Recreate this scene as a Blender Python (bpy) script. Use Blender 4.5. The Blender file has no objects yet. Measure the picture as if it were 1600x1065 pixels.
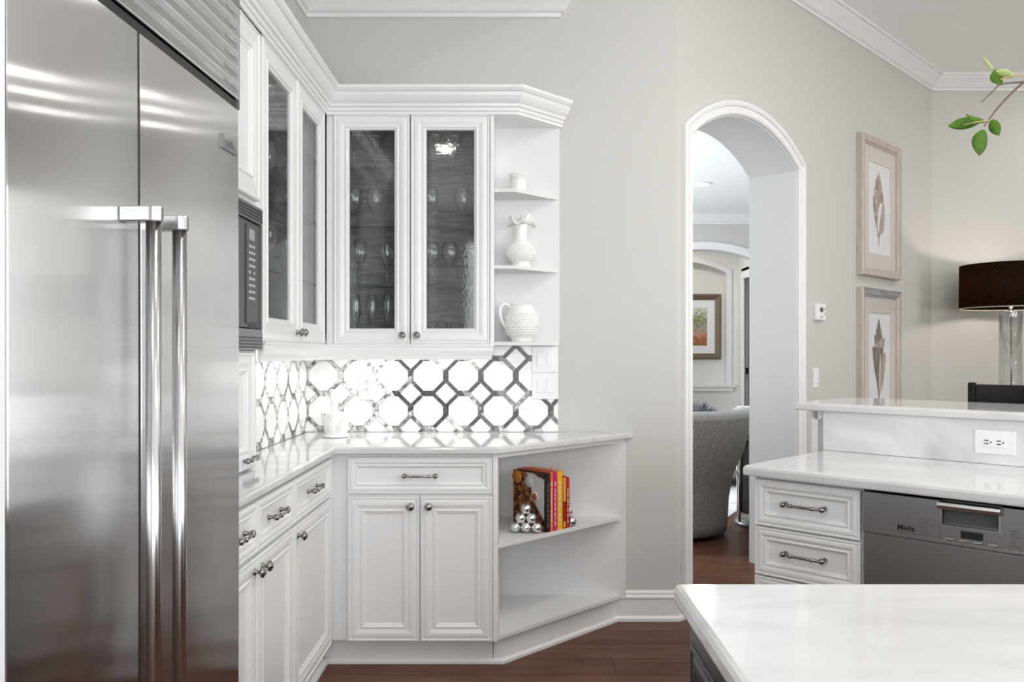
import bpy, bmesh, math, random
from mathutils import Vector, Matrix
random.seed(7)
SC = bpy.context.scene
COL = SC.collection
PI = math.pi
R2 = math.sqrt(2.0)

# ------------------------------------------------------------------ camera, world, light, exposure
F_PX, CX, CY = 1290.0, 806.0, 551.0          # focal length and vanishing point in pixels (1600 x 1065)
CAM_Z = 1.30
cam_d = bpy.data.cameras.new('camera'); cam = bpy.data.objects.new('camera', cam_d); COL.objects.link(cam)
cam.location = (0, 0, CAM_Z); cam.rotation_euler = (PI/2, 0, 0)
cam_d.sensor_width = 36.0; cam_d.lens = 36.0*F_PX/1600.0
cam_d.shift_x = (800.0-CX)/1600.0; cam_d.shift_y = (CY-532.5)/1600.0
cam_d.clip_start = 0.02
SC.camera = cam

W = bpy.data.worlds.new('world'); SC.world = W; W.use_nodes = True
W.node_tree.nodes['Background'].inputs[0].default_value = (0.86, 0.93, 1.0, 1)
W.node_tree.nodes['Background'].inputs[1].default_value = 1.0
SC.view_settings.view_transform = 'Standard'; SC.view_settings.look = 'None'
SC.view_settings.gamma = 1.0; SC.view_settings.use_curve_mapping = False
SC.view_settings.exposure = -0.62
try:
    SC.cycles.use_denoising = True
    SC.cycles.max_bounces = 9; SC.cycles.diffuse_bounces = 5; SC.cycles.glossy_bounces = 5
    SC.cycles.transparent_max_bounces = 24; SC.cycles.transmission_bounces = 6
    SC.cycles.caustics_reflective = False; SC.cycles.caustics_refractive = False
    SC.cycles.sample_clamp_indirect = 6.0
except Exception:
    pass

def area_light(name, loc, rot, sx, sy, power, color=(1, 1, 1), parent=None, shape='RECTANGLE', spread=PI):
    d = bpy.data.lights.new(name, 'AREA'); d.shape = shape; d.size = sx
    if shape in ('RECTANGLE', 'ELLIPSE'): d.size_y = sy
    d.energy = power; d.color = color; d.spread = spread
    o = bpy.data.objects.new(name, d); COL.objects.link(o); o.location = loc; o.rotation_euler = rot
    if parent: o.parent = parent
    return o
# daylight through the wide windows behind the kitchen and in the dining side
area_light('daylight_fill', (2.2, -2.55, 1.5), (PI/2, 0, 0), 5.6, 2.3, 265, (0.965, 0.99, 0.99))
area_light('daylight_fill', (6.1, -.1, 1.65), (PI/2, 0, PI/2), 3.6, 2.2, 215, (0.965, 0.99, 0.99))
area_light('daylight_fill', (-1.38, -1.2, 1.75), (PI/2, 0, -PI/2), 2.2, 1.4, 45, (0.965, 0.99, 0.99))  # added side lamp to brighten the peninsula fronts; its window is made up
area_light('daylight_fill', (-1.0, 8.0, 1.6), (PI/2, 0, -PI/2), 3.6, 2.2, 300, (0.86, 0.94, 1.0))

# ------------------------------------------------------------------ object helpers
class MB:
    """collects polygons; build() links them as one mesh object"""
    def __init__(s): s.v = []; s.f = []; s.sm = []
    def add(s, vs, fs, smooth=False):
        n = len(s.v); s.v += [tuple(p) for p in vs]
        for f in fs: s.f.append([i+n for i in f]); s.sm.append(smooth)
        return s
    def box(s, x0, x1, y0, y1, z0, z1):
        vs = [(x, y, z) for z in (z0, z1) for y in (y0, y1) for x in (x0, x1)]
        return s.add(vs, [[0,2,3,1],[4,5,7,6],[0,1,5,4],[2,6,7,3],[0,4,6,2],[1,3,7,5]])
    def prism(s, poly, z0, z1):
        n = len(poly)
        vs = [(x, y, z0) for x, y in poly]+[(x, y, z1) for x, y in poly]
        fs = [list(range(n))[::-1], list(range(n, 2*n))]+[[i, (i+1) % n, n+(i+1) % n, n+i] for i in range(n)]
        return s.add(vs, fs)
    def prism_xz(s, poly, y0, y1):               # polygon in local x,z, thickness along y
        n = len(poly)
        vs = [(x, y0, z) for x, z in poly]+[(x, y1, z) for x, z in poly]
        fs = [list(range(n)), list(range(n, 2*n))[::-1]]+[[i, n+i, n+(i+1) % n, (i+1) % n] for i in range(n)]
        return s.add(vs, fs)
    def rings(s, poly, prof, cap0=True, cap1=True):   # offset polygon rings: (inset, z)
        n = len(poly); vs = []; fs = []
        for ins, z in prof: vs += [(x, y, z) for x, y in offset_poly(poly, -ins)]
        for k in range(len(prof)-1):
            for i in range(n):
                j = (i+1) % n; fs.append([k*n+i, k*n+j, (k+1)*n+j, (k+1)*n+i])
        if cap0: fs.append(list(range(n))[::-1])
        if cap1: fs.append([(len(prof)-1)*n+i for i in range(n)])
        return s.add(vs, fs)
    def lathe(s, prof, seg=24, c=(0, 0, 0), axis='z', smooth=True, wob=None):
        vs = []; fs = []; m = len(prof)
        for k in range(seg):
            a = 2*PI*k/seg
            for i, (r, z) in enumerate(prof):
                rr, zz = (r, z) if wob is None else wob(i, a, r, z)
                p = (rr*math.cos(a), rr*math.sin(a), zz)
                if axis == 'y': p = (p[0], p[2], p[1])       # axis along +y
                elif axis == '-y': p = (p[0], -p[2], p[1])
                elif axis == 'x': p = (p[2], p[0], p[1])
                vs.append((p[0]+c[0], p[1]+c[1], p[2]+c[2]))
        for k in range(seg):
            k2 = (k+1) % seg
            for i in range(m-1): fs.append([k*m+i, k2*m+i, k2*m+i+1, k*m+i+1])
        return s.add(vs, fs, smooth)
    def tube(s, pts, r, seg=8, smooth=True, cap=True):
        pts = [Vector(p) for p in pts]; n = len(pts); rs = r if isinstance(r, (list, tuple)) else [r]*n
        vs = []; fs = []; up = None
        for i, p in enumerate(pts):
            d = (pts[min(i+1, n-1)]-pts[max(i-1, 0)]).normalized()
            if up is None: up = Vector((0, 0, 1)) if abs(d.z) < .9 else Vector((1, 0, 0))
            a = d.cross(up).normalized(); b = a.cross(d).normalized(); up = b
            for k in range(seg):
                t = 2*PI*k/seg; vs.append(p+(a*math.cos(t)+b*math.sin(t))*rs[i])
        for i in range(n-1):
            for k in range(seg):
                k2 = (k+1) % seg; fs.append([i*seg+k, i*seg+k2, (i+1)*seg+k2, (i+1)*seg+k])
        s.add(vs, fs, smooth)
        if cap: s.add(vs[:seg], [list(range(seg))[::-1]]); s.add(vs[-seg:], [list(range(seg))])
        return s
    def sphere(s, c, r, seg=16, rng=10, sq=1.0):
        prof = [(max(1e-5, r*math.sin(PI*i/rng)), -r*sq*math.cos(PI*i/rng)) for i in range(rng+1)]
        return s.lathe(prof, seg, c)
    def sweep(s, path, prof, mapf, closed=False, smooth=False, caps=True):
        """path 2D; prof list of (offset to the left normal, height); mapf(a, b, h) -> xyz"""
        n = len(path); m = len(prof); vs = []; fs = []
        P = [Vector(p) for p in path]
        for i in range(n):
            if closed: a, b = P[i-1], P[(i+1) % n]
            else: a, b = (P[i-1] if i else None), (P[i+1] if i < n-1 else None)
            d1 = (P[i]-a).normalized() if a is not None else None
            d2 = (b-P[i]).normalized() if b is not None else None
            if d1 is None: d1 = d2
            if d2 is None: d2 = d1
            n1 = Vector((-d1.y, d1.x)); n2 = Vector((-d2.y, d2.x)); mm = n1+n2
            mm = mm/max(1e-6, mm.length_squared)*2.0
            for o, h in prof:
                q = P[i]+mm*o; vs.append(mapf(q.x, q.y, h))
        cnt = n if closed else n-1
        for i in range(cnt):
            j = (i+1) % n
            for k in range(m-1): fs.append([i*m+k, j*m+k, j*m+k+1, i*m+k+1])
        s.add(vs, fs, smooth)
        if caps and not closed:
            s.add(vs[:m], [list(range(m))]); s.add(vs[-m:], [list(range(m))[::-1]])
        return s
    def build(s, name, mat, parent=None, loc=None, rotz=0.0, bevel=0.0, segs=2, autosmooth=None, kind=None):
        me = bpy.data.meshes.new(name); me.from_pydata(s.v, [], s.f)
        for p, q in zip(me.polygons, s.sm): p.use_smooth = q
        if any(s.sm) or bevel or True:
            bm = bmesh.new(); bm.from_mesh(me)
            bmesh.ops.remove_doubles(bm, verts=bm.verts, dist=1e-5)
            bmesh.ops.recalc_face_normals(bm, faces=bm.faces)
            if bevel:
                es = [e for e in bm.edges if len(e.link_faces) == 2 and e.calc_face_angle(0) > 0.5]
                bmesh.ops.bevel(bm, geom=es, offset=bevel, segments=segs, affect='EDGES', profile=0.5, clamp_overlap=True)
            bm.to_mesh(me); bm.free()
        me.materials.append(mat)
        return link(name, me, parent, loc, rotz, kind)

def link(name, me, parent=None, loc=None, rotz=0.0, kind=None):
    o = bpy.data.objects.new(name, me); COL.objects.link(o)
    if loc is not None: o.location = loc
    o.rotation_euler = (0, 0, rotz)
    if parent is not None: o.parent = parent
    if kind: o['kind'] = kind
    return o

def offset_poly(poly, d):       # CCW polygon, d > 0 outwards
    n = len(poly); out = []
    for i in range(n):
        a, p, b = Vector(poly[i-1]), Vector(poly[i]), Vector(poly[(i+1) % n])
        d1, d2 = (p-a).normalized(), (b-p).normalized()
        n1, n2 = Vector((d1.y, -d1.x)), Vector((d2.y, -d2.x)); m = n1+n2
        m = m/max(1e-6, m.length_squared)*2.0
        q = p+m*d; out.append((q.x, q.y))
    return out

def thing(name, label, cat, loc=(0, 0, 0), rotz=0.0, group=None):
    o = bpy.data.objects.new(name, None); COL.objects.link(o)
    o.location = loc; o.rotation_euler = (0, 0, rotz); o.empty_display_size = .05
    return tag(o, label, cat, group)
def tag(o, label, cat, group=None):
    o['label'] = label; o['category'] = cat
    if group: o['group'] = group
    return o
def struct(o): o['kind'] = 'structure'; return o
def copy_tree(o, parent=None):
    c = o.copy(); COL.objects.link(c); c.parent = parent
    for ch in list(o.children): copy_tree(ch, c)
    return c
def px(x, y, Y):                 # point of the place seen at a photo pixel, at depth Y (used to read positions off the photo)
    return ((x-CX)*Y/F_PX, Y, CAM_Z+(CY-y)*Y/F_PX)

# ------------------------------------------------------------------ materials
def pmat(name, col, rough=.5, metal=0.0, bump=None, var=None, coat=0.0, trans=0.0, ior=1.45, spec=None, aniso=0.0, sheen=0.0, emit=None):
    m = bpy.data.materials.new(name); m.use_nodes = True; nt = m.node_tree; b = nt.nodes['Principled BSDF']
    b.inputs['Base Color'].default_value = (*col, 1); b.inputs['Roughness'].default_value = rough
    b.inputs['Metallic'].default_value = metal; b.inputs['IOR'].default_value = ior
    b.inputs['Coat Weight'].default_value = coat; b.inputs['Transmission Weight'].default_value = trans
    b.inputs['Coat Roughness'].default_value = .06
    if spec is not None: b.inputs['Specular IOR Level'].default_value = spec
    if aniso: b.inputs['Anisotropic'].default_value = aniso
    if sheen: b.inputs['Sheen Weight'].default_value = sheen
    if emit: b.inputs['Emission Color'].default_value = (*emit[0], 1); b.inputs['Emission Strength'].default_value = emit[1]
    tc = nt.nodes.new('ShaderNodeTexCoord')
    def noise(scale, detail=3, rgh=.55, stretch=(1, 1, 1), dist=0.0):
        mp = nt.nodes.new('ShaderNodeMapping'); mp.inputs['Scale'].default_value = stretch
        nt.links.new(tc.outputs['Object'], mp.inputs['Vector'])
        n = nt.nodes.new('ShaderNodeTexNoise'); n.inputs['Scale'].default_value = scale; n.inputs['Detail'].default_value = detail
        n.inputs['Roughness'].default_value = rgh; n.inputs['Distortion'].default_value = dist
        nt.links.new(mp.outputs[0], n.inputs['Vector']); return n
    m['_n'] = 1
    if bump:   # (scale, strength, distance, stretch)
        n = noise(bump[0], 2, .5, bump[3] if len(bump) > 3 else (1, 1, 1))
        bn = nt.nodes.new('ShaderNodeBump'); bn.inputs['Strength'].default_value = bump[1]; bn.inputs['Distance'].default_value = bump[2]
        nt.links.new(n.outputs['Fac'], bn.inputs['Height']); nt.links.new(bn.outputs[0], b.inputs['Normal'])
    if var:    # dict(scale, stops=[(pos, col)...], stretch, detail, dist)
        n = noise(var['scale'], var.get('detail', 4), var.get('rough', .55), var.get('stretch', (1, 1, 1)), var.get('dist', 0.0))
        r = nt.nodes.new('ShaderNodeValToRGB'); el = r.color_ramp.elements
        for i, (p, c) in enumerate(var['stops']):
            e = el[i] if i < 2 else el.new(p)
            e.position = p; e.color = (*c, 1)
        src = n.outputs['Fac']
        if var.get('rand'):
            oi = nt.nodes.new('ShaderNodeObjectInfo'); ma = nt.nodes.new('ShaderNodeMath'); ma.operation = 'MULTIPLY_ADD'
            ma.inputs[1].default_value = var['rand']; nt.links.new(oi.outputs['Random'], ma.inputs[0]); nt.links.new(n.outputs['Fac'], ma.inputs[2])
            src = ma.outputs[0]
            mp = n.inputs['Vector'].links[0].from_node
            vm = nt.nodes.new('ShaderNodeVectorMath'); vm.operation = 'MULTIPLY_ADD'
            cb = nt.nodes.new('ShaderNodeCombineXYZ'); [nt.links.new(oi.outputs['Random'], cb.inputs[i]) for i in range(3)]
            vm.inputs[1].default_value = (37, 53, 71); nt.links.new(cb.outputs[0], vm.inputs[0]); nt.links.new(mp.outputs[0], vm.inputs[2])
            nt.links.new(vm.outputs[0], n.inputs['Vector'])
        nt.links.new(src, r.inputs['Fac']); nt.links.new(r.outputs['Color'], b.inputs['Base Color'])
    return m

def thin_glass(name, tint=(.93, .95, .95), refl=.06, rough=.02, bump=None, edge=.35):
    m = bpy.data.materials.new(name); m.use_nodes = True; nt = m.node_tree; nt.nodes.clear()
    out = nt.nodes.new('ShaderNodeOutputMaterial'); mix = nt.nodes.new('ShaderNodeMixShader')
    t = nt.nodes.new('ShaderNodeBsdfTransparent'); t.inputs[0].default_value = (*tint, 1)
    g = nt.nodes.new('ShaderNodeBsdfGlossy'); g.inputs['Roughness'].default_value = rough
    lw = nt.nodes.new('ShaderNodeLayerWeight'); lw.inputs['Blend'].default_value = .35
    mr = nt.nodes.new('ShaderNodeMapRange'); mr.inputs['To Min'].default_value = refl; mr.inputs['To Max'].default_value = refl+edge
    nt.links.new(lw.outputs['Facing'], mr.inputs['Value']); nt.links.new(mr.outputs[0], mix.inputs[0])
    nt.links.new(t.outputs[0], mix.inputs[1]); nt.links.new(g.outputs[0], mix.inputs[2]); nt.links.new(mix.outputs[0], out.inputs[0])
    if bump:
        tc = nt.nodes.new('ShaderNodeTexCoord'); n = nt.nodes.new('ShaderNodeTexNoise'); n.inputs['Scale'].default_value = bump[0]
        nt.links.new(tc.outputs['Object'], n.inputs['Vector'])
        bn = nt.nodes.new('ShaderNodeBump'); bn.inputs['Strength'].default_value = bump[1]; bn.inputs['Distance'].default_value = bump[2]
        nt.links.new(n.outputs['Fac'], bn.inputs['Height']); nt.links.new(bn.outputs[0], g.inputs['Normal'])
    return m

def g3(v): return (v, v, v)
M = {}
M['wall'] = pmat('wall_paint', (.575, .568, .54), .75, bump=(260, .12, .004))
M['wall_white'] = pmat('white_wall_paint', (.78, .79, .80), .6, bump=(260, .06, .003))
M['cream_wall'] = pmat('cream_wall_paint', (.76, .75, .72), .7)
M['ceiling'] = pmat('ceiling_paint', (.925, .94, .95), .85, bump=(300, .15, .004))
M['trim'] = pmat('white_trim_paint', (.80, .80, .80), .35)
M['cab'] = pmat('white_cabinet_paint', (.80, .80, .80), .30, coat=.15)
M['cab_in'] = pmat('white_shelf_paint', (.74, .74, .74), .45)
M['grout'] = pmat('white_grout', (.86, .86, .86), .6)
M['counter'] = pmat('white_marble_counter', (.8, .8, .8), .10, coat=.3, var=dict(scale=3.2, detail=8, dist=.9, stretch=(1, 2.4, 1),
    stops=[(.25, g3(.54)), (.45, g3(.62)), (.6, g3(.66)), (.8, g3(.70))]))
M['splash'] = pmat('grey_veined_marble', (.7, .7, .7), .15, var=dict(scale=3.0, detail=8, dist=.9, stops=[(.25, g3(.50)), (.42, g3(.66)), (.6, g3(.76)), (.8, g3(.82))]))
M['tile_white'] = pmat('white_marble_tile', (.85, .85, .85), .16, var=dict(scale=9, detail=5, dist=1.5, rand=.16, stretch=(.6, 1, 1.6),
    stops=[(.28, g3(.62)), (.42, g3(.80)), (.6, g3(.86)), (.9, g3(.88))]))
M['tile_dark'] = pmat('charcoal_marble_strip', (.05, .05, .05), .18, var=dict(scale=55, detail=3, rand=.16,
    stops=[(.40, g3(.034)), (.64, g3(.06)), (.74, g3(.17)), (.86, g3(.55))]))
M['tile_mid'] = pmat('grey_marble_strip', (.2, .2, .2), .18, var=dict(scale=48, detail=3, rand=.18,
    stops=[(.38, g3(.06)), (.54, g3(.17)), (.66, g3(.26)), (.80, g3(.62))]))
M['tile_light'] = pmat('speckled_light_marble_strip', (.5, .5, .5), .18, var=dict(scale=42, detail=3, rand=.12,
    stops=[(.34, g3(.035)), (.47, g3(.18)), (.56, g3(.52)), (.72, g3(.78))]))
M['steel'] = pmat('brushed_stainless_steel', (.74, .74, .74), .06, 1.0, bump=(3.2, .05, .02, (1, 1, .6)))
def brushed(name, col, rough, aniso, wav):
    m = bpy.data.materials.new(name); m.use_nodes = True; nt = m.node_tree; nt.nodes.clear()
    out = nt.nodes.new('ShaderNodeOutputMaterial'); g = nt.nodes.new('ShaderNodeBsdfAnisotropic')
    g.inputs['Color'].default_value = (*col, 1); g.inputs['Roughness'].default_value = rough; g.inputs['Anisotropy'].default_value = aniso
    cb = nt.nodes.new('ShaderNodeCombineXYZ'); cb.inputs[2].default_value = 1.0; nt.links.new(cb.outputs[0], g.inputs['Tangent'])
    tc = nt.nodes.new('ShaderNodeTexCoord'); n = nt.nodes.new('ShaderNodeTexNoise'); n.inputs['Scale'].default_value = wav[0]; n.inputs['Detail'].default_value = 0
    bn = nt.nodes.new('ShaderNodeBump'); bn.inputs['Strength'].default_value = wav[1]; bn.inputs['Distance'].default_value = .02
    nt.links.new(tc.outputs['Object'], n.inputs['Vector']); nt.links.new(n.outputs['Fac'], bn.inputs['Height']); nt.links.new(bn.outputs[0], g.inputs['Normal'])
    nt.links.new(g.outputs[0], out.inputs[0]); return m
M['steel_brushed'] = brushed('vertically_brushed_steel', (.68, .68, .68), .16, .87, (3.0, .05))
M['steel_bar'] = pmat('satin_steel_bar', (.52, .52, .52), .24, 1.0)
M['steel_dark'] = pmat('dishwasher_steel', (.34, .34, .34), .32, 1.0)
M['nickel'] = pmat('brushed_nickel', (.30, .295, .29), .22, 1.0)
M['chrome'] = pmat('polished_chrome', (.85, .85, .85), .04, 1.0)
M['black'] = pmat('black_plastic', (.012, .012, .012), .35)
M['dark_grey'] = pmat('dark_grey_plastic', (.10, .10, .10), .4)
M['mid_grey'] = pmat('grey_metal_trim', (.28, .28, .28), .35, .7)
M['print_grey'] = pmat('grey_print', (.12, .12, .12), .6)
M['print_light'] = pmat('pale_print', (.6, .6, .6), .6)
M['lcd'] = pmat('grey_display', (.35, .38, .37), .25)
M['floor'] = pmat('walnut_plank', (.10, .05, .035), .40, spec=.2, bump=(30, .08, .002, (.25, 3, 1)), var=dict(scale=3.2, detail=8, rough=.62, dist=1.4, rand=.20, stretch=(.5, 5, 1),
    stops=[(.25, (.050, .019, .011)), (.48, (.105, .043, .025)), (.65, (.145, .064, .038)), (.9, (.185, .092, .060))]))
M['subfloor'] = pmat('dark_joint', (.03, .016, .011), .8)
M['lining'] = pmat('charcoal_grasscloth', (.1, .1, .1), .8, bump=(60, .4, .002, (.12, 1, 3)), var=dict(scale=55, detail=5, rough=.75, stretch=(.16, 1, 3.0),
    stops=[(.30, g3(.07)), (.5, g3(.19)), (.70, g3(.38))]))
M['seeded'] = thin_glass('seeded_glass', (.93, .94, .94), .045, .02, (90, .035, .003), .25)
M['clear'] = thin_glass('clear_glass', (.975, .98, .98), .02, .01, None, .10)
M['glassware'] = thin_glass('crystal_glass', (.97, .975, .975), .05, .03, None, .5)
M['shelf_glass'] = pmat('glass_shelf_edge', (.03, .035, .035), .2)
M['milk'] = pmat('white_milk_glass', (.86, .86, .85), .18, coat=.4)
M['marble'] = pmat('white_veined_marble', (.8, .8, .8), .25, var=dict(scale=11, detail=6, dist=2.2, stretch=(1.8, 1.8, .7), stops=[(.30, g3(.42)), (.40, g3(.74)), (.6, g3(.84)), (.9, g3(.86))]))
M['plastic_white'] = pmat('white_plastic', (.83, .83, .83), .35)
M['island'] = pmat('black_island_paint', (.018, .018, .019), .28)
M['leather'] = pmat('black_leather', (.006, .006, .0065), .34, spec=.25, bump=(160, .1, .002))
M['shade'] = None
M['champagne'] = pmat('champagne_wood_frame', (.5, .44, .4), .4, .1, var=dict(scale=20, detail=4, stretch=(3, 3, .4), stops=[(.3, (.44, .375, .335)), (.7, (.58, .51, .46))]))
M['silver'] = pmat('silver_leaf_frame', (.4, .39, .39), .35, .2, var=dict(scale=20, detail=4, stretch=(.4, 3, 3), stops=[(.3, (.31, .30, .30)), (.7, (.48, .47, .47))]))
M['mat_board'] = pmat('beige_mat_board', (.72, .655, .60), .8)
M['paper'] = pmat('white_paper', (.86, .86, .86), .8)
M['shell'] = pmat('watercolour_shell_print', (.4, .3, .25), .8, var=dict(scale=26, detail=5, dist=.8, stretch=(1, 1, .45), stops=[(.3, (.17, .11, .09)), (.45, (.36, .25, .20)), (.58, (.52, .42, .38)), (.75, (.70, .66, .64))]))
M['shell_pale'] = pmat('pale_watercolour_print', (.5, .4, .36), .8, var=dict(scale=22, detail=4, stretch=(1, 1, .3), stops=[(.3, (.30, .24, .21)), (.55, (.46, .38, .35)), (.8, (.66, .60, .58))]))
M['shell_dark'] = pmat('umber_watercolour_print', (.2, .14, .11), .8, var=dict(scale=24, detail=4, stretch=(1.6, 1, .25), stops=[(.3, (.11, .08, .065)), (.55, (.22, .17, .145)), (.8, (.38, .32, .29))]))
M['tweed'] = pmat('grey_tweed', (.1, .1, .1), .95, bump=(420, .5, .003), var=dict(scale=330, detail=2, stops=[(.34, g3(.07)), (.5, (.24, .225, .21)), (.66, (.60, .57, .53))]))
M['tweed_rim'] = pmat('pale_grey_tweed', (.3, .3, .3), .95, var=dict(scale=330, detail=2, stops=[(.3, g3(.20)), (.5, (.34, .34, .33)), (.7, g3(.52))]))
M['rug'] = pmat('pale_grey_rug', (.6, .6, .6), .95, var=dict(scale=9, detail=5, stops=[(.35, g3(.52)), (.6, g3(.68))]))
M['sofa'] = pmat('mid_grey_fabric', (.25, .25, .25), .95)
M['blue_fur'] = pmat('slate_blue_fur', (.09, .095, .125), .9)
M['blue'] = pmat('blue_card', (.035, .11, .20), .5)
M['bronze'] = pmat('bronze_gilt_frame', (.20, .145, .10), .4, .4)
M['leaf'] = pmat('green_leaf', (.05, .16, .015), .5, spec=.2, var=dict(scale=40, detail=3, stops=[(.3, (.020, .062, .003)), (.7, (.070, .16, .008))]))
M['leaf_pale'] = pmat('pale_young_leaf', (.34, .42, .16), .45)
M['twig'] = pmat('brown_twig', (.10, .07, .055), .7)
M['twig_light'] = pmat('green_brown_twig', (.40, .30, .12), .6)
M['ceramic'] = pmat('white_ceramic', (.75, .75, .73), .2)
M['oak_dark'] = pmat('dark_wood', (.035, .025, .02), .35)
M['light_lens'] = pmat('lit_lamp_lens', (1, 1, 1), .5, emit=((1, .96, .90), 9.0))
M['led'] = pmat('led_strip_lens', (1, 1, 1), .5, emit=((1, .97, .93), 4.0))
M['door_glass'] = pmat('dark_door_glass', (.02, .025, .03), .05)
# ------------------------------------------------------------------ the room
DIAG = math.radians(45)
fl = MB().box(-1.6, 6.3, -2.7, 12.3, -.10, -.004).build('floor', M['floor']); struct(fl)
plank_me = {}
def plank_mesh(L):
    k = round(L, 3)
    if k not in plank_me:
        b = MB().rings([(0, 0), (L, 0), (L, .176), (0, .176)], [(0, -.004), (0, -.0008), (.0012, 0)])
        o = b.build('plank', M['floor']); plank_me[k] = o.data; bpy.data.objects.remove(o)
    return plank_me[k]
row = 0; yy = 1.02
while yy < 8.9:
    xx = -1.05-((row*0.618) % 1.0)*1.2
    while xx < 3.2:
        x1 = min(xx+1.5, 3.3); x0 = max(xx, -1.05)
        if x1-x0 > .12: link('plank', plank_mesh(x1-x0-.002), fl, (x0, yy, 0))
        xx += 1.5
    yy += .178; row += 1

WX = .782; WY = 4.02                       # where the kitchen back wall turns into the diagonal arch wall
wb = struct(MB().box(-1.125, WX, WY, WY+.10, 0, 3.48).build('wall_back', M['wall']))
wl = struct(MB().box(-1.125, -1.025, 2.84, WY, 0, 3.48).build('wall_left', M['wall']))
struct(MB().box(-1.55, -1.45, .4, 2.84, 0, 3.48).box(-1.45, -1.125, 2.84, 2.94, 0, 3.48).build('wall_left', M['wall']))
struct(MB().box(-1.45, -.692, .55, 1.118, 0, 3.05).build('wall_fridge_side', M['wall_white']))
struct(MB().box(3.279, 6.3, 6.517, 6.62, 0, 3.48).build('wall_far', M['wall']))
struct(MB().box(6.2, 6.3, -2.7, 6.517, 0, .55).box(6.2, 6.3, -2.7, 6.517, 2.75, 3.48).box(6.2, 6.3, -2.7, -1.95, .55, 2.75).box(6.2, 6.3, 1.75, 6.517, .55, 2.75).build('wall_right', M['wall']))
struct(MB().box(-1.6, 6.3, -2.8, -2.7, 0, .3).box(-1.6, 6.3, -2.8, -2.7, 2.7, 3.48).box(-1.6, -.65, -2.8, -2.7, .3, 2.7).box(5.05, 6.3, -2.8, -2.7, .3, 2.7).build('wall_rear', M['wall']))
struct(MB().box(-1.55, -1.45, -2.7, .4, 0, 1.05).box(-1.55, -1.45, -2.7, .4, 2.45, 3.48).box(-1.55, -1.45, -2.7, -2.3, 1.05, 2.45).box(-1.55, -1.45, -.1, .4, 1.05, 2.45).build('wall_left_rear', M['wall']))
struct(MB().box(-1.55, .27, -2.7, WY, 3.05, 3.10).build('ceiling', M['ceiling']))
struct(MB().box(.24, .27, -2.7, WY, 3.10, 3.48).build('wall_soffit', M['wall']))
struct(MB().prism([(.24, -2.7), (6.3, -2.7), (6.3, 6.62), (3.3, 6.62), (.72, 4.05), (.24, 4.05)], 3.48, 3.53).build('ceiling', M['ceiling']))
# windows in the unseen walls that let the daylight in
def window(name, x0, x1, y, z0, z1, n, rotz=0.0, loc=(0, 0, 0)):
    w = MB()
    for i in range(n+1):
        c = x0+(x1-x0)*i/n; w.box(c-.03, c+.03, y-.03, y+.03, z0, z1)
    w.box(x0, x1, y-.03, y+.03, z0, z0+.06).box(x0, x1, y-.03, y+.03, z1-.06, z1)
    o = struct(w.build(name, M['trim'], None, loc, rotz))
    for i in range(n):
        a = x0+(x1-x0)*i/n+.03; b = x0+(x1-x0)*(i+1)/n-.03
        MB().box(a, b, y-.004, y+.004, z0+.06, z1-.06).build('pane', M['clear'], o)
window('window_1', -.65, 5.05, -2.75, .3, 2.7, 5)
window('added_window_4', -2.3, -.1, 0, 1.05, 2.45, 2, PI/2, (-1.5, 0, 0))  # unseen window, added to go with the side lamp for the peninsula
window('window_2', -1.95, 1.75, 0, .55, 2.75, 3, PI/2, (6.25, 0, 0))

# --- walls with an arched opening, in a local frame: x along the wall, y into it
def arch_pts(xa, xb, zs, zc, n=28):
    h = (xb-xa)/2; r = zc-zs; R = (h*h+r*r)/(2*r); cx = (xa+xb)/2; cz = zc-R; a0 = math.asin(h/R)
    return [(cx+R*math.sin(-a0+2*a0*i/n), cz+R*math.cos(-a0+2*a0*i/n)) for i in range(n+1)]
def arch_wall(name, mat, loc, rotz, L0, L1, zt, th, xa, xb, zs, zc, z_sill=0.0):
    arc = arch_pts(xa, xb, zs, zc); b = MB()
    b.box(L0, xa, 0, th, 0, zt).box(xb, L1, 0, th, 0, zt)
    for (x0, z0), (x1, z1) in zip(arc[:-1], arc[1:]):
        vs = [(x0, 0, z0), (x1, 0, z1), (x1, 0, zt), (x0, 0, zt), (x0, th, z0), (x1, th, z1), (x1, th, zt), (x0, th, zt)]
        b.add(vs, [[0, 1, 2, 3], [7, 6, 5, 4], [0, 4, 5, 1], [3, 2, 6, 7]])
    if z_sill: b.box(xa, xb, 0, th, 0, z_sill)
    return struct(b.build(name, mat, None, loc, rotz)), arc
CASING = [(.002, 0), (.002, -.012), (.010, -.019), (.018, -.015), (.046, -.015), (.050, -.024), (.064, -.027), (.076, -.024), (.078, -.018), (.078, 0)]
UA, UB = .0872*R2, .8884*R2
wa, arc = arch_wall('wall_arch', M['wall'], (WX, WY, 0), DIAG, 0.0, 2.497*R2, 3.48, .31, UA, UB, 2.384, 2.575)
path = [(UA, 0)]+[p for p in arc]+[(UB, 0)]
MB().sweep(path, [(0, .0), (-.004, .0), (-.004, .31), (0, .31)], lambda a, b, h: (a, h, b)).build('jamb_lining', M['wall_white'], wa)
casing = MB().sweep(path, CASING, lambda a, b, h: (a, h, b)).build('trim_1', M['trim'], None, (WX, WY, 0), DIAG); struct(casing)

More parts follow.
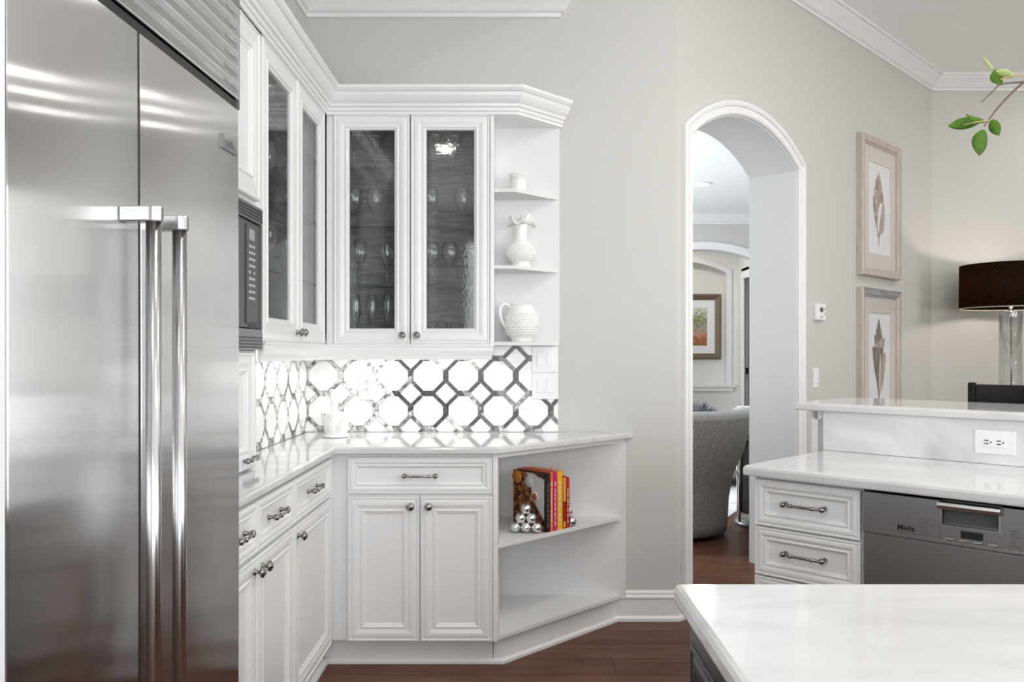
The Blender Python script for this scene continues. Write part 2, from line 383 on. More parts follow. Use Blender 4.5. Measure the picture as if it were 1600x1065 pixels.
CROWN = lambda zb, zt: [(0, zb), (.012, zb), (.014, zb+.15*(zt-zb)), (.028, zb+.19*(zt-zb)), (.036, zb+.27*(zt-zb)), (.048, zb+.42*(zt-zb)), (.072, zb+.66*(zt-zb)),
        (.082, zb+.74*(zt-zb)), (.084, zb+.84*(zt-zb)), (.100, zb+.87*(zt-zb)), (.100, zt), (0, zt)]
hmap = lambda a, b, h: (a, b, h)
struct(MB().sweep([(.205, 4.11), (.205, WY), (-1.025, WY), (-1.025, 2.9)], CROWN(2.93, 3.05), hmap).build('trim_2', M['trim']))
struct(MB().sweep([(6.2, 6.517), (3.279, 6.517), (WX, WY), (.272, WY)], CROWN(3.365, 3.48), hmap).build('trim_3', M['trim']))
BASE = [(0, 0), (.026, 0), (.026, .014), (.016, .026), (.016, .104), (.021, .110), (.021, .118), (.014, .126), (.014, .136), (.006, .146), (0, .146)]
struct(MB().sweep([(WX+.030, WY+.030), (WX, WY), (.47, WY)], BASE, hmap).build('baseboard_back', M['trim']))
struct(MB().sweep([(6.2, 6.517), (3.279, 6.517), (WX+.96, WY+.96)], BASE, hmap).build('baseboard_right', M['trim']))

# --- the living room and hall beyond the arch
struct(MB().prism([(-1.5, 4.14), (.54, 4.14), (3.12, 6.72), (4.2, 6.72), (4.2, 10.8), (-1.5, 10.8)], 3.10, 3.15).build('ceiling_living', M['ceiling']))
struct(MB().box(-1.6, -1.5, 4.12, 10.9, 0, .5).box(-1.6, -1.5, 4.12, 10.9, 2.75, 3.15).box(-1.6, -1.5, 4.12, 6.15, .5, 2.75).box(-1.6, -1.5, 9.85, 10.9, .5, 2.75).build('wall_living_left', M['wall']))
window('window_3', 6.15, 9.85, 0, .5, 2.75, 3, PI/2, (-1.55, 0, 0))
struct(MB().box(4.2, 4.3, 6.62, 10.9, 0, 3.15).build('wall_living_right', M['wall']))
wf, arc2 = arch_wall('wall_living_far', M['wall'], (0, 10.8, 0), 0, -1.6, 4.3, 3.15, .16, 1.56, 3.36, 2.40, 2.655)
CAS2 = [(.0, 0), (.0, -.02), (.03, -.03), (.085, -.03), (.10, -.02), (.10, 0)]
struct(MB().sweep([(1.56, 0)]+arc2+[(3.36, 0)], CAS2, lambda a, b, h: (a, h, b)).build('trim_4', M['trim'], None, (0, 10.8, 0)))
MB().sweep([(1.56, 0)]+arc2+[(3.36, 0)], [(0, 0), (-.004, 0), (-.004, .16), (0, .16)], lambda a, b, h: (a, h, b)).build('jamb_lining', M['wall_white'], wf)
struct(MB().sweep([(4.2, 10.8), (-1.5, 10.8)], CROWN(2.983, 3.10), hmap).build('trim_5', M['trim']))
wn, arc3 = arch_wall('wall_hall_far', M['cream_wall'], (0, 12.0, 0), 0, -.2, 3.32, 2.95, .15, 1.66, 3.06, 2.46, 2.63, .80)
struct(MB().box(1.5, 3.2, 12.15, 12.2, .6, 2.8).build('wall_niche', M['cream_wall']))
struct(MB().sweep([(1.66, .82)]+arc3+[(3.06, .82)], [(0, 0), (0, -.02), (.07, -.026), (.082, -.016), (.082, 0)], lambda a, b, h: (a, h, b)).build('trim_6', M['trim'], None, (0, 12.0, 0)))
struct(MB().box(1.5, 3.17, 11.93, 12.14, .805, .83).box(1.52, 3.15, 11.955, 11.999, .745, .805).build('trim_7', M['trim']))
struct(MB().box(3.22, 3.32, 11.74, 12.0, 0, 2.95).box(3.22, 3.32, 10.96, 11.74, 2.45, 2.95).build('wall_hall_right', M['cream_wall']))
struct(MB().box(-.2, 3.32, 10.96, 12.0, 2.90, 2.95).build('ceiling_hall', M['ceiling']))
struct(MB().sweep([(11.74, 0), (11.74, 2.45), (10.97, 2.45)], [(0, 0), (0, .02), (.03, .03), (.10, .03), (.11, .018), (.11, 0)][::-1], lambda a, b, h: (3.22-h, a, b)).sweep([(11.74, 0), (11.74, 2.45), (10.97, 2.45)], [(-.001, -.10), (-.045, -.10), (-.045, .0), (-.001, .0)], lambda a, b, h: (3.22-h, a, b)).build('trim_8', M['trim']))
dr = struct(MB().box(3.29, 3.315, 10.97, 11.02, 0.01, 2.445).box(3.29, 3.315, 11.58, 11.69, .01, 2.445).box(3.29, 3.315, 11.02, 11.58, .01, .25).box(3.29, 3.315, 11.02, 11.58, 2.28, 2.445).build('door_1', M['oak_dark']))
MB().box(3.298, 3.306, 11.02, 11.58, .25, 2.28).build('pane', M['door_glass'], dr)
MB().box(3.255, 3.29, 11.685, 11.694, 1.00, 1.09).build('latch', M['black'], dr)

# --- lamps in the ceilings
def downlight(x, y, z, power, label, lens=.075, group='recessed ceiling lights', col=(1, .97, .93)):
    t = thing('ceiling_light', label, 'ceiling light', (x, y, z), 0, group)
    MB().lathe([(lens, -.004), (lens+.004, -.008), (lens+.022, -.006), (lens+.026, 0), (lens, 0)], 28).build('trim_ring', M['trim'], t)
    MB().lathe([(1e-4, -.012), (lens*.8, -.0105), (lens, -.006), (lens, -.001), (1e-4, -.001)], 28).build('lens', M['light_lens'], t)
    area_light('lamp', (0, 0, -.016), (0, 0, 0), lens*1.7, lens*1.7, power, col, t, 'DISK', math.radians(176))
    return t
LBL_K = 'recessed ceiling light in the low kitchen ceiling'
for x, y in ((-.60, .60), (-.15, 1.7)): downlight(x, y, 3.05, 6, LBL_K)
for x, y, w_ in ((1.15, .5, 'over the island'), (1.15, 2.4, 'over the dishwasher aisle'), (2.7, 1.4, 'over the closed end of the peninsula'), (2.7, 3.4, 'over the bar stool'), (4.6, 3.6, 'over the dining floor'), (4.4, 5.8, 'close to the lamp'), (4.3, 5.1, 'before the lamp console')):
    downlight(x, y, 3.48, 7 if y > 5 else 15, 'recessed light in the high ceiling '+w_)
tX = (1096-CX)/F_PX*8.8
downlight(tX, 8.8, 3.10, 22, 'round recessed ceiling light seen through the arch, lit', .085)
downlight(1.2, 6.2, 3.10, 22, 'recessed ceiling light above the grey tweed armchair')
downlight(2.36, 11.4, 2.90, 11, 'recessed ceiling light before the picture niche', col=(1, .93, .83))
# ------------------------------------------------------------------ cabinet fronts and hardware
PANEL = [(0, .020), (0, .003), (.003, 0), (.008, 0), (.0105, .0045), (.022, .0008), (.034, .0008), (.050, .0062), (.052, .0062), (.055, .0028), (.060, .0028), (.064, .0075), (.070, .0095), (.073, .0125)]
def front(name, w, h, parent, loc, s=1.0, glass=False, mat=None, flat_outer=False):
    prof = [(a*s, d) for a, d in PANEL]
    if glass: prof = prof[:-1]+[(.073*s, .020)]
    vs = []; fs = []
    for a, d in prof: vs += [(a, d, a), (w-a, d, a), (w-a, d, h-a), (a, d, h-a)]
    for k in range(len(prof)-1):
        for i in range(4):
            j = (i+1) % 4; fs.append([4*k+i, 4*k+j, 4*k+4+j, 4*k+4+i])
    n = 4*(len(prof)-1)
    if glass:
        for i in range(4): fs.append([n+i, n+(i+1) % 4, (i+1) % 4, i])
    else: fs += [[n, n+1, n+2, n+3], [3, 2, 1, 0]]
    o = MB().add(vs, fs).build(name, mat or M['cab'], parent, loc)
    if glass:
        a = .071*s; MB().box(a, w-a, .012, .015, a, h-a).build('glass_pane', M['seeded'], o)
    return o
knob_me = None; pull_me = {}
def knob(parent, x, z):
    global knob_me
    if knob_me is None:
        o = MB().lathe([(1e-4, 0), (.010, 0), (.010, .003), (.0055, .005), (.005, .014), (.009, .017), (.0155, .020), (.0165, .024), (.0145, .028), (.009, .030), (.0075, .033), (1e-4, .034)], 20, axis='-y').build('knob', M['nickel'])
        knob_me = o.data; bpy.data.objects.remove(o)
    return link('knob', knob_me, parent, (x, .001, z))
def pull(parent, x, z, L=.145):
    k = round(L, 3)
    if k not in pull_me:
        b = MB(); h = L/2-.008
        for sx in (-h, h):
            b.lathe([(1e-4, 0), (.0085, 0), (.0085, .003), (.0055, .005), (.0055, .016), (.0085, .018), (.010, .024), (.0085, .030), (1e-4, .033)], 14, (sx, 0, 0), '-y')
        b.tube([(-h, -.025, 0), (-h*.55, -.031, 0), (h*.55, -.031, 0), (h, -.025, 0)], .0048, 10)
        for sx in (-h*.55, h*.55): b.lathe([(1e-4, -.004), (.0066, -.004), (.0066, .004), (1e-4, .004)], 12, (sx, -.031, 0), 'x')
        o = b.build('handle', M['nickel']); pull_me[k] = o.data; bpy.data.objects.remove(o)
    return link('handle', pull_me[k], parent, (x, .010, z))

FY = 3.395            # door faces of the back run
FX = -.75             # door faces of the left run
UX, UY = -.872, 3.80  # door faces of the wall cabinets
# --- back base cabinet: one drawer over two doors
t = thing('base_cabinet', 'white base cabinet with one wide drawer over two doors, under the corner counter', 'cabinet', (0, FY, 0))
MB().box(FX-.022, -.094, .020, .62, .112, .884).box(FX-.055, -.097, .072, .60, 0, .112).build('body', M['cab'], t)
d = front('drawer', .595, .150, t, (-.692, 0, .721), .62); pull(d, .2975, .073)
d = front('door', .2945, .595, t, (-.692, 0, .113)); knob(d, .2605, .557)
d = front('door', .2945, .595, t, (-.3915, 0, .113)); knob(d, .034, .557)
# --- angled open shelf unit at the end of the back run
t = thing('shelf_unit', 'white angled open shelf unit at the end of the base cabinets', 'shelf')
tri = [(-.073, 3.414), (.531, 4.018), (-.073, 4.018)]
MB().box(-.094, -.0735, 3.400, 4.018, 0.112, .884).build('side_panel', M['cab'], t)
MB().box(-.073, .533, 3.998, 4.0195, .112, .866).build('back_panel', M['cab_in'], t)
MB().prism(tri, .866, .884).build('top_rail', M['cab'], t, bevel=.001)
sh = MB().prism(tri, .112, .130).build('shelf', M['cab_in'], t, bevel=.0012)
sh2 = MB().prism(tri, .491, .509).build('shelf', M['cab_in'], t, bevel=.0012)
MB().prism([(-.094, 3.468), (-.057, 3.468), (.490, 4.015), (-.094, 4.015)], 0, .112).build('toe_board', M['cab'], t)
# --- left run
t = thing('base_cabinet', 'white base cabinet with two drawers over two doors, between refrigerator and single-door cabinet', 'cabinet', (FX, 0, 0), PI/2)
MB().box(2.115, 2.8045, .020, .265, .112, .884).box(2.115, 2.8045, .05, .26, 0, .112).build('body', M['cab'], t)
d = front('drawer', .286, .150, t, (2.118, 0, .721), .62); pull(d, .143, .073, .12)
d = front('drawer', .394, .150, t, (2.4075, 0, .721), .62); pull(d, .197, .073)
d = front('door', .286, .595, t, (2.118, 0, .113)); knob(d, .254, .557)
d = front('door', .394, .595, t, (2.4075, 0, .113)); knob(d, .034, .557)
t = thing('base_cabinet', 'white base cabinet with one drawer over a single door, beside the inner counter corner', 'cabinet', (FX, 0, 0), PI/2)
MB().box(2.8045, 3.4145, .020, .265, .112, .884).box(2.8045, 3.44, .05, .26, 0, .112).build('body', M['cab'], t)
d = front('drawer', .560, .150, t, (2.8065, 0, .721), .62); pull(d, .28, .073)
d = front('door', .560, .595, t, (2.8065, 0, .113)); knob(d, .036, .557)
struct(MB().sweep([(.497, 4.018), (-.0555, 3.4655), (-.80, 3.4655), (-.80, 2.12)], [(0, 0), (.015, 0), (.015, .012), (.010, .018), (.003, .022), (0, .022)], hmap).build('trim_9', M['trim']))
# --- counter
cp = [(-1.023, 2.125), (-.735, 2.125), (-.735, 3.370), (-.073, 3.370), (.573, 4.016), (-1.023, 4.016)]
tag(MB().rings(cp, [(.006, .885), (.0015, .887), (0, .891), (0, .905), (.0025, .911), (.008, .915)]).build('countertop', M['counter']), 'white marble corner countertop, glossy, below the patterned backsplash', 'countertop')

# --- microwave tower standing on the counter
tw = thing('tall_cabinet', 'tall white cabinet with built-in oven niche beside the refrigerator', 'cabinet', (UX, 0, 0), PI/2)
MB().box(2.125, 2.833, .020, .45, .917, 1.307).box(2.125, 2.833, .020, .45, 1.792, 2.42).box(2.125, 2.833, .43, .45, 1.307, 1.792).box(2.818, 2.833, .020, .45, 1.307, 1.792).box(2.125, 2.140, .020, .45, 1.307, 1.792).build('body', M['cab'], tw)
d = front('door', .632, .380, tw, (2.125, 0, .921)); pull(d, .565, .032, .11)
d = front('door', .695, .575, tw, (2.125, 0, 1.815), 1.25)
mw = thing('microwave', 'dark grey built-in microwave with keypad and slotted trim', 'microwave', (UX, 0, 0), PI/2)
MB().box(2.16, 2.80, .03, .40, 1.375, 1.735).build('body', M['dark_grey'], mw)
fr = MB()
fr.box(2.128, 2.829, -.004, .022, 1.735, 1.789).box(2.128, 2.829, -.004, .022, 1.309, 1.378).box(2.815, 2.829, -.004, .022, 1.378, 1.735).box(2.128, 2.145, -.004, .022, 1.378, 1.735)
frame = fr.build('trim_frame', M['mid_grey'], mw)
for z in [1.776-.0105*i for i in range(4)]+[1.350-.0105*i for i in range(4)]:
    MB().box(2.150, 2.826, -.0055, -.003, z-.003, z+.003).build('vent_slot', M['black'], frame)
MB().box(2.148, 2.690, .002, .030, 1.382, 1.732).build('door', M['dark_grey'], mw, bevel=.003)
MB().box(2.668, 2.682, -.004, .002, 1.395, 1.72).build('handle', M['dark_grey'], mw, bevel=.002)
cpn = MB().box(2.693, 2.812, .004, .03, 1.382, 1.732).build('control_panel', M['dark_grey'], mw, bevel=.002)
MB().box(2.712, 2.765, .0025, .004, 1.672, 1.708).build('display', M['lcd'], cpn)
MB().box(2.700, 2.785, .0025, .004, 1.385, 1.402).build('door_button', M['black'], cpn)
for r in range(9):
    for c in range(3):
        x = 2.711+c*.0225; z = 1.652-r*.0215
        if r in (4,) and c == 1: continue
        MB().box(x, x+.013, .0026, .004, z-.004, z+.004).build('key', M['print_light'], cpn)

# --- wall cabinets with seeded glass doors
def glass_shelf(parent, x0, x1, y0, y1, z): MB().box(x0, x1, y0, y1, z-.005, z+.003).build('glass_shelf', M['clear'], parent); MB().box(x0, x1, y0-.0015, y0, z-.005, z+.003).build('shelf_edge', M['shelf_glass'], parent)
SHELF_Z = (1.606, 1.882, 2.158)
t = thing('wall_cabinet', 'white wall cabinet with two tall seeded glass doors, facing the room on the back wall', 'cabinet', (0, UY, 0))
MB().box(UX, -.840, .020, .218, 1.341, 2.42).box(-.840, -.120, .020, .218, 2.39, 2.42).box(-.840, -.120, .020, .218, 1.341, 1.360).box(-.120, -.1185, .02, .218, 1.341, 2.42).box(UX, -.842, .006, .020, 1.341, 2.40).build('body', M['cab'], t)
MB().box(-.838, -.122, .195, .215, 1.36, 2.39).box(-.8395, -.8375, .024, .195, 1.36, 2.39).box(-.1225, -.1205, .024, .195, 1.36, 2.39).build('lining', M['lining'], t)
for z in SHELF_Z: glass_shelf(t, -.836, -.124, .030, .192, z)
d = front('door', .351, 1.058, t, (-.840, 0, 1.341), glass=True); knob(d, .320, .040)
d = front('door', .363, 1.058, t, (-.484, 0, 1.341), glass=True); knob(d, .030, .040)
t = thing('wall_cabinet', 'white wall cabinet with two seeded glass doors, on the left wall beside the microwave', 'cabinet', (UX, 0, 0), PI/2)
MB().box(2.836, 2.856, .020, .152, 1.341, 2.42).box(2.856, 3.79, .020, .152, 2.39, 2.42).box(2.856, 3.79, .020, .152, 1.341, 1.360).box(3.77, 4.015, .020, .152, 1.341, 2.42).build('body', M['cab'], t)
MB().box(2.858, 3.768, .138, .150, 1.36, 2.39).build('lining', M['lining'], t)
for z in SHELF_Z: glass_shelf(t, 2.86, 3.766, .030, .136, z)
d = front('door', .465, 1.058, t, (2.848, 0, 1.341), 1.2, glass=True); knob(d, .437, .040)
d = front('door', .458, 1.058, t, (3.317, 0, 1.341), 1.2, glass=True); knob(d, .026, .040)
# --- angled open shelves ending the wall cabinets
t = thing('shelf_unit', 'white angled open wall shelves ending the upper cabinets', 'shelf')
tp = [(-.099, 3.806), (.002, 3.806), (.208, 4.012), (-.099, 4.012)]
MB().box(-.118, -.0995, 3.800, 4.018, 1.337, 2.42).build('side_panel', M['cab'], t)
MB().box(-.099, .212, 4.008, 4.0195, 1.337, 2.42).build('back_panel', M['cab_in'], t)
MB().prism(tp, 2.389, 2.42).build('top_board', M['cab'], t)
for z in (1.335, 1.6875, 2.041): MB().prism(tp, z, z+.0165).build('shelf', M['cab_in'], t, bevel=.0012)
CCROWN = [(0, 2.394), (.007, 2.394), (.008, 2.408), (.015, 2.411), (.017, 2.424), (.026, 2.428), (.029, 2.440), (.036, 2.445), (.045, 2.455), (.054, 2.470), (.058, 2.484), (.065, 2.488), (.070, 2.494), (.074, 2.499), (.074, 2.512), (0, 2.512)]
struct(MB().sweep([(.222, 4.018), (.004, 3.80), (UX, 3.80), (UX, 2.12)], CCROWN, hmap).build('trim_10', M['cab']))
struct(MB().box(-1.02, UX, 2.84, 4.0, 2.421, 2.508).box(-1.02, -.02, 3.80, 4.015, 2.421, 2.508).build('trim_12', M['cab']))
RAIL = [(-.022, 1.340), (.004, 1.340), (.005, 1.330), (.000, 1.324), (.001, 1.310), (-.003, 1.296), (-.009, 1.284), (-.008, 1.278), (-.010, 1.268), (-.022, 1.268)]
struct(MB().sweep([(-.104, 4.012), (-.104, 3.806), (UX+.006, 3.806), (UX+.006, 2.84)], RAIL, hmap).build('trim_11', M['cab']))
# under-cabinet lights
t = thing('cabinet_light', 'slim lit strip light under the back wall cabinet', 'light', (-.47, 3.90, 1.339), 0, 'under-cabinet lights')
MB().box(-.30, .30, -.018, .018, -.012, 0).build('housing', M['trim'], t)
MB().box(-.29, .29, -.013, .013, -.0135, -.012).build('lens', M['led'], t)
area_light('lamp', (0, 0, -.016), (0, 0, 0), .58, .03, 3.2, (1, .97, .93), t)
t = thing('cabinet_light', 'slim lit strip light under the left wall cabinet', 'light', (-.955, 3.30, 1.339), PI/2, 'under-cabinet lights')
MB().box(-.36, .36, -.018, .018, -.012, 0).build('housing', M['trim'], t)
MB().box(-.35, .35, -.013, .013, -.0135, -.012).build('lens', M['led'], t)
area_light('lamp', (0, 0, -.016), (0, 0, 0), .70, .03, 1.3, (1, .97, .93), t)

# ------------------------------------------------------------------ backsplash: every octagon, square and strip is a tile of its own
P = .170; OX, OZ = -.4253, 1.188
def clip(poly, x0, x1, z0, z1):
    for ax, lim, sg in ((0, x0, 1), (0, x1, -1), (1, z0, 1), (1, z1, -1)):
        out = []
        for i in range(len(poly)):
            a, b = poly[i-1], poly[i]; da = (a[ax]-lim)*sg; db = (b[ax]-lim)*sg
            if (da >= 0) != (db >= 0):
                tt = da/(da-db); out.append((a[0]+(b[0]-a[0])*tt, a[1]+(b[1]-a[1])*tt))
            if db >= 0: out.append(b)
        poly = out
        if len(poly) < 3: return []
    return poly
def parea(p): return .5*sum(p[i-1][0]*p[i][1]-p[i][0]*p[i-1][1] for i in range(len(p)))
g_, b_, s_ = .080, .135, .147
def cell_polys():
    h = .5-g_
    octa = [(h, -b_), (h, b_), (b_, h), (-b_, h), (-h, b_), (-h, -b_), (-b_, -h), (b_, -h)]
    q = 1-(h+b_)-s_; sq = [(.5+q, .5), (.5, .5+q), (.5-q, .5), (.5, .5-q)]
    # "\" strip on the lower-left edge of the octagon (origin at octagon centre); site below at (0,-.5), site left at (-.5, 0)
    c0 = -(h+b_); c1 = c0-s_                     # x+z bounds of the strip
    # upper-left end butts against the "/" band of the left site: line z-x = .5-.055*... measured from that site
    e = (g_+b_-0) ; lim = .5-(b_-g_)-s_          # z - x = lim
    A = [(-b_, -h), (-.045, -h), (.045, -.5-g_), (c1+.5+g_, -.5-g_), ((c1-lim)/2, (c1+lim)/2), ((c0-lim)/2, (c0+lim)/2)]
    B = [(-x, -z) for x, z in A]                 # on the upper-right edge
    C = [(-z, x) for x, z in A]                  # "/" strips: quarter turn (upper-left / lower-right edges mirrored)
    C = [(z, x) for x, z in A]; C = [(x, -z) for x, z in C]
    D = [(-x, -z) for x, z in C]
    return octa, sq, [A, B, C, D]
octa, sqr, strips = cell_polys()
tile_cache = {}
def tile(name, poly, mat, parent, tf, lims, key):
    full = poly; c = clip(poly, *lims)
    if len(c) < 3 or abs(parea(c)) < 4e-5: return
    if parea(c) < 0: c = c[::-1]
    cx = sum(p[0] for p in c)/len(c); cz = sum(p[1] for p in c)/len(c)
    # drop nearly coincident points, then shrink for the joint
    cc = []
    for p in c:
        if not cc or math.hypot(p[0]-cc[-1][0], p[1]-cc[-1][1]) > 1e-4: cc.append(p)
    if math.hypot(cc[0][0]-cc[-1][0], cc[0][1]-cc[-1][1]) < 1e-4: cc.pop()
    if len(cc) < 3: return
    cc = offset_poly(cc, -.0011)
    if parea(cc) <= 2e-5: return
    loc = [(p[0]-cx, p[1]-cz) for p in cc]
    kk = (key, tuple((round(a, 4), round(b, 4)) for a, b in loc), mat.name)
    if kk not in tile_cache:
        o = MB().prism_xz(loc[:], -.0075, 0).build(name, mat); tile_cache[kk] = o.data; bpy.data.objects.remove(o)
    link(name, tile_cache[kk], parent, tf(cx, cz), 0)
def tile_wall(parent, ox, oz, lims, dark_of):
    x0, x1, z0, z1 = lims; tf = lambda a, b: (a, 0, b)
    for i in range(math.floor((x0-ox)/P)-1, math.ceil((x1-ox)/P)+2):
        for j in range(math.floor((z0-oz)/P)-1, math.ceil((z1-oz)/P)+2):
            cx, cz = ox+i*P, oz+j*P
            T = lambda poly: [(cx+a*P, cz+b*P) for a, b in poly]
            tile('octagon_tile', T(octa), M['tile_white'], parent, tf, lims, 'o')
            tile('square_tile', T(sqr), M['tile_white'], parent, tf, lims, 's')
            for k, s in enumerate(strips):
                pp = T(s); mx = sum(p[0] for p in pp)/6; mz = sum(p[1] for p in pp)/6
                tile('strip_tile', pp, dark_of(mx, mz), parent, tf, lims, 'r%d' % k)
bs = MB().box(-1.02, .2055, 0, .0035, .9155, 1.335).build('backsplash', M['grout'], wb, (0, WY-.0037, 0))
rr = random.Random(3)
def back_mat(x, z):
    if x < -.62: return M['tile_light']
    if x < -.50: return rr.choice([M['tile_light'], M['tile_dark'], M['tile_mid']])
    if z < .955: return rr.choice([M['tile_light'], M['tile_dark'], M['tile_mid']])
    return M['tile_dark'] if rr.random() < .8 else M['tile_mid']
tile_wall(bs, OX, OZ, (-1.0145, .205, .9165, 1.334), back_mat)
ls = MB().box(2.85, 4.010, 0, .0035, .9155, 1.335).build('backsplash', M['grout'], wl, (-1.0213, 0, 0), PI/2)
tile_wall(ls, 3.934, OZ, (2.85, 4.009, .9165, 1.334), lambda x, z: rr.choice([M['tile_light'], M['tile_mid'], M['tile_light']]))
# ------------------------------------------------------------------ refrigerator (local: x along the front, y into the body)
FROT = PI/2-math.radians(2.2)
fr = thing('refrigerator', 'large stainless steel built-in refrigerator with twin bar handles and louvred grille', 'refrigerator', (-.699, 2.090, 0), FROT)
# local x runs from -0.90 (near side) to 0 (far side)
MB().box(-.905, -.004, .045, .62, .02, 2.20).build('body', M['dark_grey'], fr)
def steel_door(x0, x1):
    b = MB(); n = 40; z0, z1 = .105, 1.912           # the sheet is slightly crowned from top to bottom
    bow = lambda z: .0025*((z-1.0)/.9)**2
    prof = [(bow(z0+(z1-z0)*i/n), z0+(z1-z0)*i/n) for i in range(n+1)]
    e = .0035; m = n+1
    cols = [(x0, e), (x0+e*.3, e*.3), (x0+e, 0), (x1-e, 0), (x1-e*.3, e*.3), (x1, e)]
    vs = [(cx_, y+dy, z) for cx_, dy in cols for y, z in prof]
    b.add(vs, [[c*m+i, (c+1)*m+i, (c+1)*m+i+1, c*m+i+1] for c in (0, 1, 3, 4) for i in range(n)])
    b.add([(cx_, y, z) for cx_ in (x0+e, x1-e) for y, z in prof], [[i, m+i, m+i+1, i+1] for i in range(n)], True)
    b.add([(x0, e+bow(z0), z0), (x1, e+bow(z0), z0), (x1, .040, z0), (x0, .040, z0), (x0, e+bow(z1), z1), (x1, e+bow(z1), z1), (x1, .040, z1), (x0, .040, z1)], [[0, 3, 2, 1], [4, 5, 6, 7], [2, 3, 7, 6]])
    for x in (x0, x1): b.add([(x, y+e, z) for y, z in prof]+[(x, .040, z1), (x, .040, z0)], [list(range(n+3))])
    return b.build('door', M['steel_brushed'], fr)
dl = steel_door(-.900, -.5145); drr = steel_door(-.5075, -.002)
MB().box(-.905, 0, .02, .05, .0, .10).build('toe_grille', M['black'], fr)
MB().box(-.900, -.003, .008, .040, 1.914, 1.935).build('grille_gap', M['black'], fr)
MB().add([(x, y, z) for x in (-.5152, -.5068) for y, z in [(.0008+.0025*((.105+1.807*i/20-1.0)/.9)**2, .105+1.807*i/20) for i in range(21)]+[(.044, 1.912), (.044, .105)]],
    [[i, i+1, 24+i, 23+i] for i in range(22)]+[[22, 0, 23, 45], list(range(23)), list(range(23, 46))]).build('dark_seam_strip', M['black'], fr)  # flush black strip standing in for the shade between the doors
MB().box(-.0035, .0005, .0, .045, 1.914, 2.20).build('grille_cheek', M['mid_grey'], fr)
gl = MB().box(-.900, 0, .0165, .06, 1.93, 2.20).build('grille_back', M['black'], fr)
for i in range(7):
    z = 1.938+i*.0375
    prof = [(.016, z), (.001, z), (.000, z+.004), (.013, z+.029), (.016, z+.0375)]
    b = MB(); m = len(prof)
    vs = [(-.899, y, zz) for y, zz in prof]+[(-.0035, y, zz) for y, zz in prof]
    b.add(vs, [[k, (k+1) % m, m+(k+1) % m, m+k] for k in range(m)]+[list(range(m))[::-1], list(range(m, 2*m))])
    b.build('louvre', M['steel'], fr)
def fridge_handle(parent, x):
    h = MB().tube([(x, -.056, .30), (x, -.056, 1.545)], .0135, 20).build('handle', M['steel_bar'], parent)
    for z0, z1 in ((1.540, 1.568), (.285, .313)):
        n = 10; poly = [(x-.0165, .0), (x-.0165, -.055)]+[(x-.0165*math.cos(PI*i/n), -.055-.0185*math.sin(PI*i/n)) for i in range(1, n)]+[(x+.0165, -.055), (x+.0165, 0)]
        MB().prism(poly[::-1], z0, z1).build('bracket', M['steel_bar'], h, bevel=.002)
fridge_handle(dl, -.5145-.058); fridge_handle(drr, -.5075+.042)
bd = MB().prism_xz([(-.118, 1.792), (-.022, 1.792), (-.022, 1.797), (-.104, 1.797), (-.112, 1.825), (-.118, 1.825)], -.006, .0)
bd.prism_xz([(-.100, 1.799), (-.028, 1.799), (-.030, 1.807), (-.045, 1.818), (-.064, 1.823), (-.084, 1.818), (-.098, 1.808)], -.004, .0)
bg = bd.build('badge', M['mid_grey'], drr, (0, .0020, 0))
MB().prism_xz([(-.092, 1.8025), (-.036, 1.8025), (-.040, 1.808), (-.064, 1.8185), (-.088, 1.808)], -.0046, -.004).build('badge_field', M['dark_grey'], bg)

# ------------------------------------------------------------------ peninsula (local: x along the front, y into it)
PLOC = (.781, 2.838, 0); PROT = -DIAG; PL = 2.0
tag(MB().rings([(0, 0), (PL, 0), (PL, .637), (0, .637)], [(.007, .879), (.001, .882), (0, .888), (0, .903), (.003, .911), (.009, .915)]).build('countertop', M['counter'], None, PLOC, PROT),
    'white marble countertop over the dishwasher, lower level of the peninsula', 'countertop')
dc = thing('drawer_cabinet', 'white peninsula cabinet with a stack of drawers beside the dishwasher', 'cabinet', PLOC, PROT)
MB().box(.022, .392, .050, .61, .10, .878).box(.03, .392, .10, .60, 0, .10).build('body', M['cab'], dc)
for z, h in ((.711, .158), (.543, .162), (.375, .162), (.115, .254)):
    d = front('drawer', .362, h, dc, (.026, .030, z), .66); pull(d, .178, h/2+.004, .150)
MB().box(1.003, PL-.02, .030, .61, .10, .878).box(1.003, PL-.02, .10, .6, 0, .10).build('body', M['cab'], thing('base_cabinet', 'white peninsula base cabinet on the far side of the dishwasher', 'cabinet', PLOC, PROT))
dw = thing('dishwasher', 'stainless steel dishwasher with control strip and recessed grip', 'dishwasher', PLOC, PROT)
MB().box(.402, .998, .056, .60, .02, .862).build('body', M['black'], dw)
MB().box(.400, .998, .032, .056, .115, .741).build('door', M['steel_dark'], dw, bevel=.002)
cs = MB().box(.400, .628, .026, .056, .744, .8685).box(.780, .998, .026, .056, .744, .8685).box(.628, .780, .026, .056, .744, .800).box(.628, .780, .048, .056, .80, .8685).build('control_strip', M['steel_dark'], dw)
gp = MB()
pr = [(.026, .868), (.010, .866), (.004, .858), (.006, .848), (.014, .846), (.026, .853)]
n = len(pr); gp.add([(.622, y, z) for y, z in pr]+[(.786, y, z) for y, z in pr], [[k, (k+1) % n, n+(k+1) % n, n+k] for k in range(n)]+[list(range(n))[::-1], list(range(n, 2*n))])
gp.build('handle', M['steel_bar'], cs)
MB().box(.622, .786, .0245, .027, .797, .800).box(.624, .630, .0245, .027, .80, .845).box(.778, .784, .0245, .027, .80, .845).build('recess_rim', M['steel_bar'], cs)
MB().box(.630, .778, .044, .048, .802, .850).build('recess', M['dark_grey'], cs)
MB().box(.680, .738, .0245, .026, .768, .789).build('display', M['black'], cs)
for x in (.640, .675, .713, .753): MB().box(x, x+.022, .0215, .026, .7555, .7625).build('button', M['steel_bar'], cs, bevel=.002)
